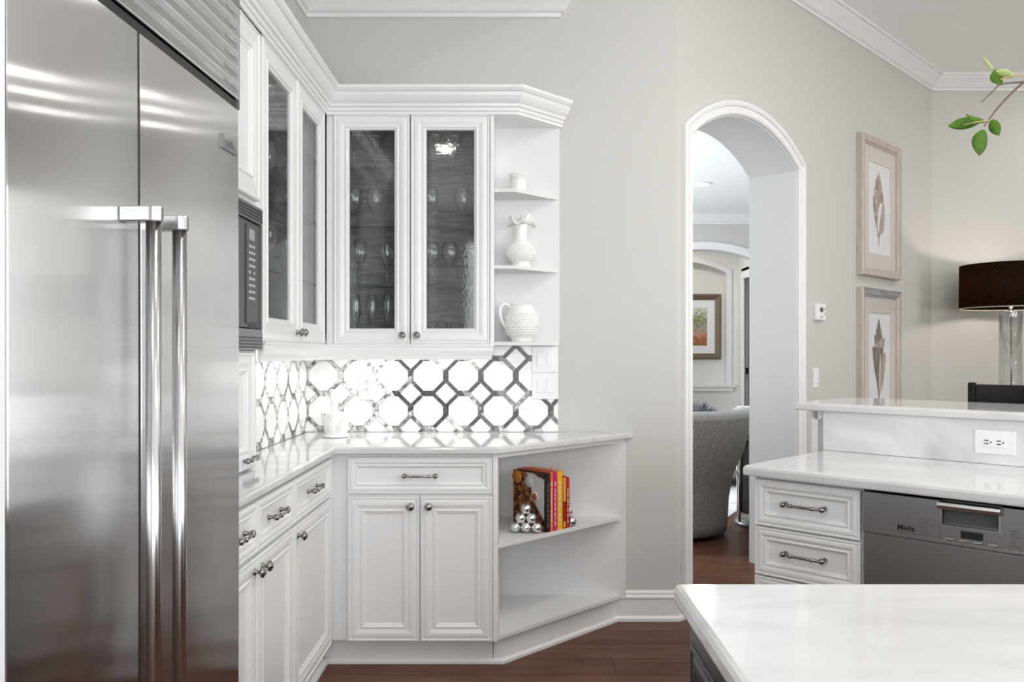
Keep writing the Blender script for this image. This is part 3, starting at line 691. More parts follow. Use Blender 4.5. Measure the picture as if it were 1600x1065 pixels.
MB().box(.405, .995, .0250, .0262, .7505, .7525).build('seam_line', M['steel_bar'], cs)
for i in range(6):
    z = .806-i*.0085; w = (.030, .020, .042, .024, .022, .034)[i]
    MB().box(.568, .568+w, .0254, .026, z, z+.003).build('print_line', M['print_grey'], cs)
    MB().box(.622, .6245, .0250, .026, z-.004, z-.001).build('indicator', M['black'], cs)
    MB().box(.806, .806+w*.7, .0254, .026, z, z+.003).build('print_line', M['print_grey'], cs)
    MB().box(.842, .8445, .0250, .026, z-.004, z-.001).build('indicator', M['black'], cs)
for x, w in ((.640, .022), (.680, .014), (.704, .030), (.744, .032)): MB().box(x, x+w, .0254, .026, .7665, .7685).build('print_line', M['print_grey'], cs)
MB().box(.500, .560, .0254, .026, .7600, .7625).build('print_line', M['print_grey'], cs)
MB().box(.850, .90, .0245, .026, .768, .80).build('display', M['black'], cs)
def text_mesh(name, body, size, mat, parent, loc, ext=.0004, bold=0.0):
    c = bpy.data.curves.new('lettering', 'FONT'); c.body = body; c.size = size; c.extrude = ext; c.offset = bold
    o = bpy.data.objects.new('lettering', c); COL.objects.link(o)
    bpy.context.view_layer.update()
    me = bpy.data.meshes.new_from_object(o.evaluated_get(bpy.context.evaluated_depsgraph_get()))
    bpy.data.objects.remove(o); me.transform(Matrix.Rotation(PI/2, 4, 'X'))
    me.materials.clear(); me.materials.append(mat)
    return link(name, me, parent, loc)
text_mesh('lettering', 'Miele', .0235, M['black'], cs, (.503, .0256, .7665), .0006, .0006)
# half wall, stone splash and raised bar top
hw = thing('bar_wall', 'white panelled half wall carrying the raised bar top', 'half wall', PLOC, PROT)
MB().box(-.055, PL, .660, .80, 0, 1.068).box(-.055, -.030, .637, .66, 0, 1.068).box(-.055, 0, .637, .66, 1.035, 1.068).box(-.055, 0, .637, .66, 0, .10).build('body', M['cab'], hw)
tag(MB().box(.001, PL, .618, .660, .916, 1.0675).build('stone_splash', M['splash'], None, PLOC, PROT), 'grey veined marble upstand between the two peninsula counters', 'backsplash')
tag(MB().rings([(-.112, .600), (PL, .600), (PL, 1.135), (-.112, 1.135)], [(.007, 1.069), (.001, 1.072), (0, 1.077), (0, 1.090), (.003, 1.097), (.009, 1.100)]).build('countertop', M['counter'], None, PLOC, PROT), 'white marble raised bar top behind the peninsula counter', 'countertop')
def plate(name, label, cat, loc, rotz, w, h, group=None):
    t = thing(name, label, cat, loc, rotz, group)
    MB().box(-w/2, w/2, -.006, 0, -h/2, h/2).build('cover_plate', M['plastic_white'], t, bevel=.0025)
    return t
def to_world(base, rot, x, y, z): return (base[0]+x*math.cos(rot)-y*math.sin(rot), base[1]+x*math.sin(rot)+y*math.cos(rot), z)
def sockets(t, horizontal, n=2):
    f = MB().box(-.034, .034, -.0085, -.005, -.0165, .0165) if horizontal else MB().box(-.0165, .0165, -.0085, -.005, -.034, .034)
    face = f.build('socket_face', M['plastic_white'], t, bevel=.001)
    for s in (-1, 1):
        pts = [(s*.019-.006, -.0055, .0065, .0018), (s*.019-.006, .0055, .0065, .0018), (s*.019+.007, 0, .0024, .0024)] if horizontal else [(-.0055, s*.019+.005, .0016, .0055), (.0055, s*.019+.005, .0016, .0055), (0, s*.019-.007, .0024, .0024)]
        for a, c, w, h in pts: MB().box(a-w, a+w, -.0090, -.0084, c-h, c+h).build('slot', M['black'], face)
    for s in (-1, 1):
        c = (s*.048, 0) if horizontal else (0, s*.048)
        MB().lathe([(1e-4, -.0062), (.0028, -.0062), (.0028, -.005), (1e-4, -.005)], 10, (c[0], 0, c[1]), 'y').build('screw', M['plastic_white'], t)
t = plate('wall_outlet', 'white double outlet set sideways in the marble upstand', 'outlet', to_world(PLOC, PROT, .612, .618, .992), PROT, .128, .082); sockets(t, True)
t = plate('wall_outlet', 'white upright double outlet on the octagon-tiled backsplash', 'outlet', (-.7235, WY-.0113, 1.137), 0, .080, .128); sockets(t, False)
def rockers(t, w, states):
    for i, st in enumerate(states):
        cx = (i-(len(states)-1)/2)*.046
        b = MB().add([(cx-.0155, -.0062, -.033), (cx+.0155, -.0062, -.033), (cx+.0155, -.0062-.003*(1-st), .033), (cx-.0155, -.0062-.003*(1-st), .033),
                      (cx-.0155, -.0062-.004*st-.001, 0), (cx+.0155, -.0062-.004*st-.001, 0)], [[0, 1, 5, 4], [4, 5, 2, 3]])
        b = MB().box(cx-.0160, cx+.0160, -.0095, -.005, -.033, .033)
        b.build('rocker', M['plastic_white'], t, bevel=.0022)
        for s in (-1, 1): MB().lathe([(1e-4, -.0066), (.0028, -.0066), (.0028, -.005), (1e-4, -.005)], 10, (cx, 0, s*.0485), 'y').build('screw', M['plastic_white'], t)
t = plate('switch_plate', 'white two-rocker switch plate directly under the open wall shelves', 'switch', (.1415, WY-.0113, 1.2685), 0, .127, .128); rockers(t, .127, (0, 1))
t = plate('switch_plate', 'white two-rocker switch plate beneath another switch plate', 'switch', (.1415, WY-.0113, 1.1395), 0, .127, .128); rockers(t, .127, (1, 0))
t = plate('switch_plate', 'narrow white light switch on the wall below the thermostat', 'switch', to_world((WX, WY), DIAG, 1.062*R2, 0, 1.146), DIAG, .072, .122); rockers(t, .07, (1,))
th = thing('thermostat', 'small white thermostat with dark display on the wall beside the arch', 'thermostat', to_world((WX, WY), DIAG, 1.083*R2, 0, 1.551), DIAG)
MB().box(-.060, .060, -.028, 0, -.050, .050).build('case', M['plastic_white'], th, bevel=.006)
MB().box(-.024, .016, -.0288, -.0275, .000, .028).build('display', M['dark_grey'], th)
for z in (.018, -.010): MB().box(.036, .048, -.0288, -.0275, z-.005, z+.005).build('button', M['mid_grey'], th)
for x in (-.02, .005): MB().box(x-.004, x+.006, -.0288, -.0275, -.034, -.026).build('button', M['mid_grey'], th)

# ------------------------------------------------------------------ island
il = thing('island_cabinet', 'black painted kitchen island cabinet with framed panels, under white marble', 'cabinet', (0, 0, 0))
MB().box(.285, 1.9, .50, 1.352, 0, .879).build('body', M['island'], il)
tx = .301
for y0, y1 in ((.52, .93), (.955, 1.335)):      # framed doors on the face towards the refrigerator
    d = front('door', y1-y0, .70, il, (tx-.001, y1, .13), .9, mat=M['island']); d.rotation_euler = (0, 0, -PI/2); d.location.x = tx-.020
tag(MB().rings([(.265, .45), (2.0, .45), (2.0, 1.383), (.265, 1.383)], [(.008, .880), (.002, .882), (0, .887), (0, .903), (.003, .911), (.009, .915)]).build('countertop', M['counter']), 'white marble island top standing free in front of the peninsula', 'countertop')
# branch in a vase on the island
pv = thing('vase', 'white ceramic vase holding a leafy branch on the island', 'vase', (1.02, .98, .915))
MB().lathe([(1e-4, 0), (.055, 0), (.075, .05), (.080, .12), (.055, .20), (.035, .235), (.042, .26), (.038, .26), (.031, .235), (.05, .19), (.07, .12), (1e-4, .03)], 24).build('body', M['ceramic'], pv)
br = thing('branch', 'green leafy branch reaching in over the island', 'plant', (1.02, .98, .915))
O = Vector((1.02, .98, .915))
def L3(x, y, Y=1.25): return Vector(px(x, y, Y))-O
def smooth_path(pts, rs, k=6):
    pts = [Vector(p) for p in pts]; q = [pts[0]]+pts+[pts[-1]]; P_, R_ = [], []
    for i in range(len(pts)-1):
        a, b, c, d = q[i:i+4]
        for j in range(k):
            t = j/k; P_.append(.5*((2*b)+(c-a)*t+(2*a-5*b+4*c-d)*t*t+(3*b-a-3*c+d)*t**3)); R_.append(rs[i]+(rs[i+1]-rs[i])*t)
    return P_+[pts[-1]], R_+[rs[-1]]
main_pts = [(0, 0, .035), (.005, .01, .24), (.0, .06, .46), (-.05, .14, .66), Vector(px(1668, 78, 1.22))-O, L3(1600, 128), L3(1562, 165), L3(1538, 197)]
MB().tube(*smooth_path(main_pts, [.005, .0048, .0042, .0036, .0026, .0018, .0015, .0009]), 8).build('stem', M['twig'], br)
MB().tube([L3(1600, 128), L3(1572, 130), L3(1560, 133), L3(1548, 146), L3(1533, 160)], [.0016, .0012, .0012, .0010, .0006], 6).build('twig', M['twig'], br)
MB().tube(*smooth_path([Vector(px(1668, 78, 1.22))-O, L3(1635, 100), L3(1600, 117), L3(1585, 118), L3(1562, 124)], [.0022, .0018, .0014, .0012, .0010]), 6).build('twig', M['twig_light'], br)
MB().tube([L3(1547, 188), L3(1530, 190), L3(1505, 195)], [.0012, .0010, .0007], 6).build('twig', M['twig_light'], br)
def leaf(base, tip, w, mat, tilt=0.0, cup=.10):
    base = Vector(base); tip = Vector(tip); d = tip-base; L = d.length; d.normalize()
    view = Vector((0, -1, 0)); a = d.cross(view).normalized(); nrm = a.cross(d).normalized()
    a2 = a*math.cos(tilt)+nrm*math.sin(tilt); n2 = d.cross(a2).normalized()
    vs = []; fs = []; K = 9
    for i in range(K+1):
        t_ = i/K; wd = w*(math.sin(PI*min(1, t_*.96+.04)))**.75*(1.12-.25*t_)
        c = base+d*L*t_+n2*math.sin(PI*t_)*L*.06
        for s in (-1, -.5, 0, .5, 1): vs.append(c+a2*wd*s+n2*abs(s)*wd*cup*2)
    for i in range(K):
        for j in range(4): fs.append([i*5+j, i*5+j+1, i*5+6+j, i*5+5+j])
    b = MB(); b.add(vs, fs, True)
    o = b.build('leaf', mat, br); sm = o.modifiers.new('solid', 'SOLIDIFY'); sm.thickness = .0006
leaf(L3(1531, 190), L3(1481, 197), .0088, M['leaf'], .35)
leaf(L3(1541, 189), L3(1509, 178), .0062, M['leaf'], -.5)
leaf(L3(1537, 203), L3(1530, 243), .0135, M['leaf'], .2)
leaf(L3(1550, 187), L3(1561, 212), .0082, M['leaf'], -.3)
leaf(L3(1556, 108), L3(1566, 133), .0150, M['leaf'], .45)
leaf(L3(1583, 120), L3(1553, 112), .0070, M['leaf_pale'], .9)
leaf(L3(1552, 110), L3(1535, 88), .0026, M['leaf_pale'], .6)
for (x0, y0), (dx, dy), w_, tl in (((1650, 90), (22, -38), .012, .4), ((1668, 78), (-16, -36), .011, -.4), ((1690, 110), (40, -14), .012, .3), ((1720, 160), (38, 20), .012, -.3), ((1700, 130), (-40, 8), .010, .5)):
    leaf(L3(x0, y0, 1.22), L3(x0+dx, y0+dy, 1.22), w_, M['leaf'], tl)

# ------------------------------------------------------------------ glassware behind the doors
GLASS = {
 'wine': [(1e-4, 0), (.034, .001), (.034, .003), (.006, .008), (.0045, .05), (.0045, .095), (.010, .105), (.030, .125), (.038, .15), (.037, .18), (.031, .215), (.0298, .215), (.0355, .18), (.0365, .15), (.029, .128), (1e-4, .110)],
 'flute': [(1e-4, 0), (.029, .001), (.029, .003), (.005, .008), (.004, .05), (.007, .065), (.018, .10), (.023, .14), (.023, .18), (.021, .215), (.020, .215), (.0218, .18), (.0218, .14), (.017, .102), (1e-4, .072)],
 'coupe': [(1e-4, 0), (.033, .001), (.033, .003), (.006, .008), (.0045, .06), (.008, .09), (.03, .12), (.046, .15), (.050, .175), (.049, .175), (.045, .15), (.029, .123), (1e-4, .098)],
 'tumbler': [(1e-4, 0), (.026, 0), (.028, .004), (.034, .085), (.0325, .085), (.027, .010), (1e-4, .010)],
 'goblet': [(1e-4, 0), (.036, .001), (.036, .003), (.007, .008), (.005, .04), (.009, .07), (.032, .095), (.042, .13), (.041, .165), (.036, .19), (.0345, .19), (.0395, .165), (.0405, .13), (.031, .098), (1e-4, .078)]}
gme = {}
def glass(kind, x, y, z, label, group):
    if kind not in gme:
        o = MB().lathe(GLASS[kind], 20).build('glass', M['glassware']); gme[kind] = o.data; bpy.data.objects.remove(o)
    nm = {'wine': 'wine_glass', 'flute': 'champagne_flute', 'coupe': 'coupe_glass', 'tumbler': 'tumbler', 'goblet': 'goblet'}[kind]
    o = link(nm, gme[kind], None, (x, y, z)); tag(o, label, 'glass', group)
def gx(p, Y=3.895): return (p-CX)*Y/F_PX
ZS = (1.3605, 1.6095, 1.8855, 2.1615)
rows = [
 (0, 'lowest shelf', [('flute', 556), ('flute', 581), ('flute', 607)], 'clear champagne flute on the {} of the back glass cabinet, corner-side door'),
 (0, 'lowest shelf', [('tumbler', 690), ('tumbler', 713)], 'low clear tumbler on the {} of the back glass cabinet, open-shelf-side door'),
 (1, 'second shelf', [('wine', 562), ('wine', 604)], 'clear wine glass on the {} of the back glass cabinet, corner-side door'),
 (1, 'second shelf', [('wine', 675), ('wine', 703), ('wine', 738)], 'clear wine glass on the {} of the back glass cabinet, open-shelf-side door'),
 (2, 'third shelf', [('goblet', 553), ('goblet', 586)], 'clear footed goblet on the {} of the back glass cabinet, corner-side door'),
 (2, 'third shelf', [('goblet', 672), ('goblet', 723)], 'clear footed goblet on the {} of the back glass cabinet, open-shelf-side door'),
 (3, 'top shelf', [('coupe', 554), ('coupe', 586)], 'clear coupe glass on the {} of the back glass cabinet, corner-side door'),
 (3, 'top shelf', [('coupe', 676), ('coupe', 708)], 'clear coupe glass on the {} of the back glass cabinet, open-shelf-side door')]
for s, nm, items, lab in rows:
    for i, (k, p) in enumerate(items): glass(k, gx(p), 3.895+(.012 if i % 2 else -.008), ZS[s], lab.format(nm), 'glassware in the back cabinet')
for s, k, nm in ((0, 'tumbler', 'lowest'), (1, 'goblet', 'second'), (2, 'wine', 'third'), (3, 'wine', 'top')):
    for y in (3.02, 3.14, 3.48, 3.60):
        lab = 'clear %s on the %s shelf of the left glass cabinet, %s door' % ({'tumbler': 'tumbler', 'goblet': 'goblet', 'wine': 'wine glass'}[k], nm, 'microwave-side' if y < 3.3 else 'corner-side')
        glass(k, -.952, y, ZS[s], lab, 'glassware in the left cabinet')

# ------------------------------------------------------------------ milk glass on the open shelves
def hobnails(b, prof_r, z0, z1, rowsn, n, r):
    for j in range(rowsn):
        z = z0+(z1-z0)*(j+.5)/rowsn; rr_ = prof_r(z)
        for k in range(n):
            a = 2*PI*(k+.5*(j % 2))/n; c = Vector((math.cos(a), math.sin(a), 0)); up = Vector((0, 0, 1)); tn = Vector((-math.sin(a), math.cos(a), 0))
            base = c*rr_+up*z
            ring = [base+(tn*math.cos(2*PI*q/6)+up*math.sin(2*PI*q/6))*r for q in range(6)]; top = [base+c*r*.8+(tn*math.cos(2*PI*q/6)+up*math.sin(2*PI*q/6))*r*.55 for q in range(6)]
            b.add(ring+top+[base+c*r*1.05], [[q, (q+1) % 6, 6+(q+1) % 6, 6+q] for q in range(6)]+[[6+q, 6+(q+1) % 6, 12] for q in range(6)], True)
def interp(prof):
    def f(z):
        for (r0, z0), (r1, z1) in zip(prof[:-1], prof[1:]):
            if z0 <= z <= z1: return r0+(r1-r0)*(z-z0)/max(1e-6, z1-z0)
        return prof[-1][0]
    return f
# pitcher
outer = [(.050, 0), (.054, .006), (.050, .012), (.062, .024), (.074, .048), (.080, .080), (.078, .108), (.068, .138), (.056, .162), (.054, .176)]
jug = thing('pitcher', 'round white hobnail milk glass pitcher with curled handle on the lowest open wall shelf', 'pitcher', ((815-CX)*3.912/F_PX, 3.912, 1.352))
b = MB().lathe([(1e-4, 0)]+outer+[(.050, .176), (.062, .138), (.073, .10), (.07, .05), (1e-4, .02)], 36)
hobnails(b, interp(outer), .030, .135, 9, 32, .0062); b.build('body', M['milk'], jug)
MB().tube([(-.050, -.02, .160), (-.066, -.022, .176), (-.086, -.024, .178), (-.100, -.024, .160), (-.102, -.024, .130), (-.094, -.022, .100), (-.080, -.018, .074), (-.068, -.014, .062)], [.006, .0065, .007, .007, .007, .007, .007, .008], 10).build('handle', M['milk'], jug)
# ruffled vase
outer = [(.046, 0), (.048, .006), (.042, .014), (.052, .028), (.066, .050), (.069, .070), (.064, .090), (.048, .108), (.033, .120), (.029, .135), (.029, .165), (.032, .190), (.036, .208)]
vz = thing('vase', 'white hobnail milk glass vase with ruffled curled lip on the middle open wall shelf', 'vase', ((814-CX)*3.912/F_PX, 3.912, 1.705))
b = MB().lathe([(1e-4, 0)]+outer+[(.033, .206), (.026, .165), (.026, .135), (.03, .118), (1e-4, .06)], 36)
hobnails(b, interp(outer), .030, .098, 7, 30, .0056); b.build('body', M['milk'], vz)
K = 96; vs = []; fs = []
for k in range(K):
    a = 2*PI*k/K; rf = math.sin(8*a); big = math.cos(3*(a-.35))
    for i, u in enumerate((0, .35, .7, 1.0)):
        rr_ = .034+u*(.026+.012*big)+u*.0045*rf; z = .204+u*(.026-.034*max(0, big)**1.0*u+.016*max(0, -big))+u*.004*math.cos(8*a)
        vs.append((rr_*math.cos(a), rr_*math.sin(a), z))
for k in range(K):
    for i in range(3): fs.append([k*4+i, ((k+1) % K)*4+i, ((k+1) % K)*4+i+1, k*4+i+1])
lip = MB().add(vs, fs, True).build('ruffled_lip', M['milk'], vz); sm = lip.modifiers.new('solid', 'SOLIDIFY'); sm.thickness = .003
# small pot
outer = [(.034, 0), (.036, .006), (.038, .04), (.042, .068), (.046, .084), (.048, .088)]
pt = thing('pot', 'small white beaded milk glass pot on the top open wall shelf', 'pot', ((811-CX)*3.912/F_PX, 3.912, 2.0585))
b = MB().lathe([(1e-4, 0)]+outer+[(.045, .088), (.036, .05), (.032, .010), (1e-4, .008)], 32)
hobnails(b, interp(outer), .058, .086, 3, 26, .005); b.build('body', M['milk'], pt)

# ------------------------------------------------------------------ mortar and pestle
mo = thing('mortar', 'white marble mortar on the counter in front of the backsplash corner', 'mortar', ((525-CX)*3.77/F_PX, 3.77, .9155))
MB().lathe([(1e-4, 0), (.052, 0), (.053, .004), (.047, .010), (.044, .016), (.050, .026), (.062, .070), (.068, .108), (.069, .113), (.064, .113), (.058, .105), (.048, .060), (.030, .034), (1e-4, .028)], 36).build('bowl', M['marble'], mo)
MB().lathe([(1e-4, 0), (.0535, 0), (.0535, .003), (1e-4, .003)], 32, (0, 0, -.0005)).build('foot_ring', M['mid_grey'], mo)
pe = MB().tube([(0, 0, 0), (.001, .002, .012), (-.008, .010, .05), (-.020, .024, .12), (-.029, .034, .17), (-.031, .036, .180), (-.0315, .0365, .184)], [.012, .020, .017, .0145, .016, .0135, .006], 16).build('pestle', M['marble'], None, (mo.location.x+.006, 3.765, .9155+.034)); tag(pe, 'white marble pestle leaning in the mortar', 'pestle')

# ------------------------------------------------------------------ cookbooks and chrome ball bookends on the angled shelf
BK = (.133, 3.632)                        # corner where the front cover meets the first spine; u = along the row, v = depth
ubx = lambda u, v: (BK[0]+(u-v)/R2, BK[1]+(u+v)/R2)
food = pmat('food_photo_print', (.3, .2, .1), .35, var=dict(scale=42, detail=4, dist=.5, stops=[(.32, (.010, .008, .008)), (.44, (.055, .014, .007)), (.52, (.22, .045, .012)), (.60, (.36, .15, .04)), (.72, (.16, .14, .13))]))
cvw = pmat('cover_cream', (.55, .54, .52), .35); pagem = pmat('book_pages', (.70, .67, .60), .8)
def cov(name, col): return pmat(name, col, .35)
BOOKS = [('hardback_book', .026, .259, cov('black_cover', (.018, .018, .02)), 'black cookbook with a food photo cover, leaning end of the cookbook row', None),
 ('paperback_book', .022, .262, cov('orange_cover', (.78, .15, .035)), 'orange cookbook spine between black and magenta cookbooks', None),
 ('paperback_book', .024, .262, cov('magenta_cover', (.62, .02, .22)), 'magenta cookbook spine beside the yellow cookbook', None),
 ('paperback_book', .038, .262, cov('yellow_cover', (.90, .42, .015)), 'thick yellow cookbook in the middle of the row', None),
 ('paperback_book', .024, .235, cov('dark_red_cover', (.34, .02, .015)), 'dark red cookbook with a yellow block on its spine', cov('yellow_block', (.75, .36, .08))),
 ('paperback_book', .022, .228, cov('red_cover', (.60, .025, .03)), 'red cookbook at the end of the row next to chrome balls', None)]
u = 0.0; ZB = .5093
pale = cov('pale_spine_print', (.72, .66, .60))
for i, (nm, th_, h, cm, lab, blk) in enumerate(BOOKS):
    x, y = ubx(u+.0006, 0); t = thing(nm, lab, 'book', (x, y, ZB), DIAG); D = .205; T = th_-.0012
    MB().box(.003, T-.003, .004, D-.006, .004, h-.004).build('pages', pagem, t)
    c = MB().box(0, .0025, 0, D, 0, h).box(T-.0025, T, 0, D, 0, h).box(0, T, 0, .003, 0, h).build('cover', cm, t)
    rb = random.Random(i)
    if blk:
        MB().box(.002, T-.002, -.0005, .0, h*.52, h-.006).build('spine_print', blk, c); MB().box(.004, T-.004, -.0005, .0, .006, h*.14).build('spine_print', blk, c)
    z = .022
    while z < h-.05 and not blk:
        L = rb.uniform(.006, .022); MB().box(T*.36, T*.62, -.0004, 0, z, z+L).build('spine_print', pale if i else M['mid_grey'], c); z += L+rb.uniform(.003, .009)
    if i == 0:          # the photo cover: dark cloth, food and two bowls
        MB().box(-.0006, 0, .010, D-.001, .004, h-.004).build('cover_photo', food, c)
        cl = MB().add([(-.0010, .012, .05), (-.0010, .012, h-.03), (-.0010, .085, h-.006), (-.0010, .12, h-.006), (-.0010, .06, .11)], [[0, 1, 2, 3, 4]]); cl.build('cover_cloth', cvw, c)
        for yy_, zz_, r_, m_ in ((.105, h-.045, .026, M['print_light']), (.070, .150, .024, pale), (.180, h-.03, .030, cov('bowl_print', (.55, .20, .03)))):
            MB().lathe([(1e-4, -.0004), (r_, -.0004), (r_, 0), (1e-4, 0)], 22, (-.0011, yy_, zz_), 'x').build('cover_bowl', m_, c)
        MB().lathe([(1e-4, -.0004), (.016, -.0004), (.016, 0), (1e-4, 0)], 22, (-.0016, .070, .150), 'x').build('cover_bowl', cov('sauce_print', (.42, .10, .02)), c)
    u += th_
# a torn marker sticking out of one book
bx_, by_ = ubx(.075, .05)
tag(MB().add([(0, 0, 0), (.018, 0, 0), (.024, .004, .016), (.008, .003, .010), (0, .002, .014)], [[0, 1, 2, 3], [0, 3, 4]]).build('paper_marker', cov('ochre_paper', (.42, .20, .03)), None, (bx_, by_, ZB+.260), DIAG), 'small ochre paper marker sticking out of a cookbook', 'bookmark')
def balls(label, base, ux_, uy_, r=.0238):
    t = thing('bookend', label, 'bookend', base, 0)
    for i in range(3):
        for j in range(3-i):
            d_ = (j+i*.5-1)*2*r; MB().sphere((ux_*d_, uy_*d_, r+i*r*1.72), r, 24, 14).build('ball', M['chrome'], t)
balls('chrome ball pyramid bookend in front of the food photo cover', (.045, 3.632, ZB), .995, -.09)
ex, ey = ubx(u+.027, .058)
balls('chrome ball pyramid bookend behind the red cookbook', (ex, ey, ZB), -1/R2, 1/R2)
# ------------------------------------------------------------------ pictures on the diagonal wall
def framed_shell(label, u0, u1, z0, z1, top_mat, shell):
    w, h = (u1-u0), z1-z0
    t = thing('framed_picture', label, 'picture', to_world((WX, WY), DIAG, u0, 0, z0), DIAG, 'framed shell pictures')
    fw = .058; dp = .048
    # bevelled frame: rings in x,z with depth towards the room
    prof = [(0, 0), (0, -dp+.006), (.004, -dp), (.030, -dp+.004), (fw-.014, -dp+.006), (fw-.010, -dp+.014), (fw, -dp+.016), (fw, -.012)]
    for side in range(4):
        vs = []; fs = []
        for a, d in prof: vs.append([(a, d, a), (w-a, d, a), (w-a, d, h-a), (a, d, h-a)])
        q = []
        for r in vs: q += [r[side], r[(side+1) % 4]]
        for k in range(len(prof)-1): fs.append([2*k, 2*k+1, 2*k+3, 2*k+2])
        MB().add(q, fs).build('frame_rail', top_mat if side in (0, 2) and top_mat else M['champagne'], t)
    MB().box(fw-.002, w-fw+.002, -.014, -.001, fw-.002, h-fw+.002).build('backing', M['paper'], t)
    mw_, mt_ = .095, .105
    m = MB(); a0, a1, b0, b1 = fw, w-fw, fw, h-fw
    prof = [(0, -.014), (0, -.024), (1, -.024), (1.03, -.014)]
    vs = []
    for f, d in prof: vs += [(a0+mw_*f, d, b0+mt_*f), (a1-mw_*f, d, b0+mt_*f), (a1-mw_*f, d, b1-mt_*f), (a0+mw_*f, d, b1-mt_*f)]
    m.add(vs, [[4*k+i, 4*k+(i+1) % 4, 4*k+4+(i+1) % 4, 4*k+4+i] for k in range(3) for i in range(4)]).build('mat_board', M['mat_board'], t)
    MB().box(a0+mw_, a1-mw_, -.0165, -.0145, b0+mt_, b1-mt_).build('print', M['paper'], t)
    shell(t, w/2, h/2, h-2*fw-2*mt_)
    MB().box(fw, w-fw, -.029, -.0275, fw, h-fw).build('glazing', M['clear'], t)
    return t
def flat(t, name, pts, mat, d=-.0170):
    m = MB(); m.prism_xz(pts if parea(pts) > 0 else pts[::-1], d-.0003, d); return m.build(name, mat, t)
def outline(cx, cz, H, prof):     # prof: (t from bottom 0..1, left, right) in fractions of H
    return [(cx+1.45*l*H, cz+(tt-.5)*H) for tt, l, r in prof]+[(cx+1.45*r*H, cz+(tt-.5)*H) for tt, l, r in prof[::-1]]
def shell_spindle(t, cx, cz, Hh):
    H = Hh*.86
    flat(t, 'shell_print', outline(cx-.005, cz, H, [(0, -.005, .005), (.06, -.012, .012), (.12, -.010, .020), (.25, -.05, .05), (.40, -.10, .085), (.52, -.122, .105), (.62, -.125, .115), (.70, -.10, .105), (.74, -.105, .090), (.80, -.075, .075), (.84, -.078, .060), (.90, -.045, .040), (.95, -.022, .020), (1.0, -.003, .003)])[::-1], M['shell'])
    flat(t, 'shell_print', outline(cx+.055, cz, H, [(.17, -.06, -.03), (.22, -.06, .03), (.35, -.05, .055), (.48, -.01, .06), (.56, .02, .055), (.60, .03, .04)])[::-1], M['shell_pale'], -.0174)
    flat(t, 'shell_print', outline(cx+.01, cz, H, [(.18, -.03, -.02), (.32, -.05, .0), (.48, -.03, .04), (.58, .0, .07)])[::-1], M['paper'], -.0178)
    flat(t, 'caption_line', [(cx+.075, cz-H*.53), (cx+.115, cz-H*.53), (cx+.115, cz-H*.524), (cx+.075, cz-H*.524)], M['print_light'], -.0170)
def shell_turret(t, cx, cz, Hh):
    H = Hh*.93; zb = cz-.02
    flat(t, 'shell_print', outline(cx, zb, H, [(0, -.004, .004), (.10, -.012, .012), (.25, -.045, .03), (.42, -.10, .06), (.55, -.125, .085), (.66, -.135, .095), (.67, -.12, .09)])[::-1], M['shell_dark'])
    flat(t, 'shell_print', outline(cx+.06, zb, H, [(.10, -.05, -.04), (.22, -.045, .02), (.40, -.02, .055), (.52, .0, .07), (.60, .03, .055)])[::-1], M['shell_pale'], -.0174)
    flat(t, 'shell_print', outline(cx+.0, zb, H, [(.66, -.09, .10), (.70, -.07, .115), (.76, .05, .125), (.77, .09, .115)])[::-1], M['shell_pale'], -.0178)
    flat(t, 'shell_print', outline(cx, zb, H, [(.68, -.08, .05), (.80, -.095, .075), (.81, -.06, .06), (.88, -.055, .045), (.885, -.035, .035), (.93, -.035, .028), (.935, -.018, .018), (.965, -.02, .016), (1.0, -.003, .003)])[::-1], M['shell_dark'], -.0172)
    flat(t, 'shell_highlight', outline(cx+.012, zb, H, [(.04, -.004, .004), (.25, -.012, .006), (.45, -.005, .022), (.58, .02, .028)])[::-1], M['paper'], -.0182)
UF0, UF1 = 1.487*R2, 1.970*R2
framed_shell('pink-beige framed watercolour of a spiny brown spindle shell, hung above another shell picture', UF0, UF1, 1.822, 2.770, M['champagne'], shell_spindle)
framed_shell('silver-railed framed watercolour of a tall turret shell, hung below another shell picture', UF0, UF1, .790, 1.740, M['silver'], shell_turret)

# ------------------------------------------------------------------ lamp on a console by the far wall
LX, LY = (1579.5-CX)/F_PX*6.05, 6.05
ct = thing('console_table', 'dark wood console table carrying the black-shaded lamp', 'table', (LX+.1, 6.16, 0))
MB().box(-.60, .60, -.24, .24, .76, .80).build('table_top', M['oak_dark'], ct, bevel=.004)
for sx in (-.55, .55):
    for sy in (-.19, .19): MB().box(sx-.025, sx+.025, sy-.025, sy+.025, 0, .76).build('leg', M['oak_dark'], ct)
MB().box(-.55, .55, -.2, .2, .68, .76).build('apron', M['oak_dark'], ct)
lp = thing('table_lamp', 'table lamp with wide black drum shade on a clear glass column', 'lamp', (LX, LY, .8005))
m = bpy.data.materials.new('black_shade_fabric'); m.use_nodes = True; nt = m.node_tree; nt.nodes.clear()
out = nt.nodes.new('ShaderNodeOutputMaterial'); mx = nt.nodes.new('ShaderNodeMixShader'); df = nt.nodes.new('ShaderNodeBsdfDiffuse'); tr = nt.nodes.new('ShaderNodeBsdfTranslucent')
df.inputs[0].default_value = (.010, .009, .009, 1)
tc = nt.nodes.new('ShaderNodeTexCoord'); ns = nt.nodes.new('ShaderNodeTexNoise'); ns.inputs['Scale'].default_value = 180; rp = nt.nodes.new('ShaderNodeValToRGB')
rp.color_ramp.elements[0].position = .35; rp.color_ramp.elements[0].color = (.035, .018, .010, 1); rp.color_ramp.elements[1].position = .75; rp.color_ramp.elements[1].color = (.40, .22, .125, 1)
nt.links.new(tc.outputs['Object'], ns.inputs['Vector']); nt.links.new(ns.outputs['Fac'], rp.inputs['Fac']); nt.links.new(rp.outputs[0], tr.inputs[0])
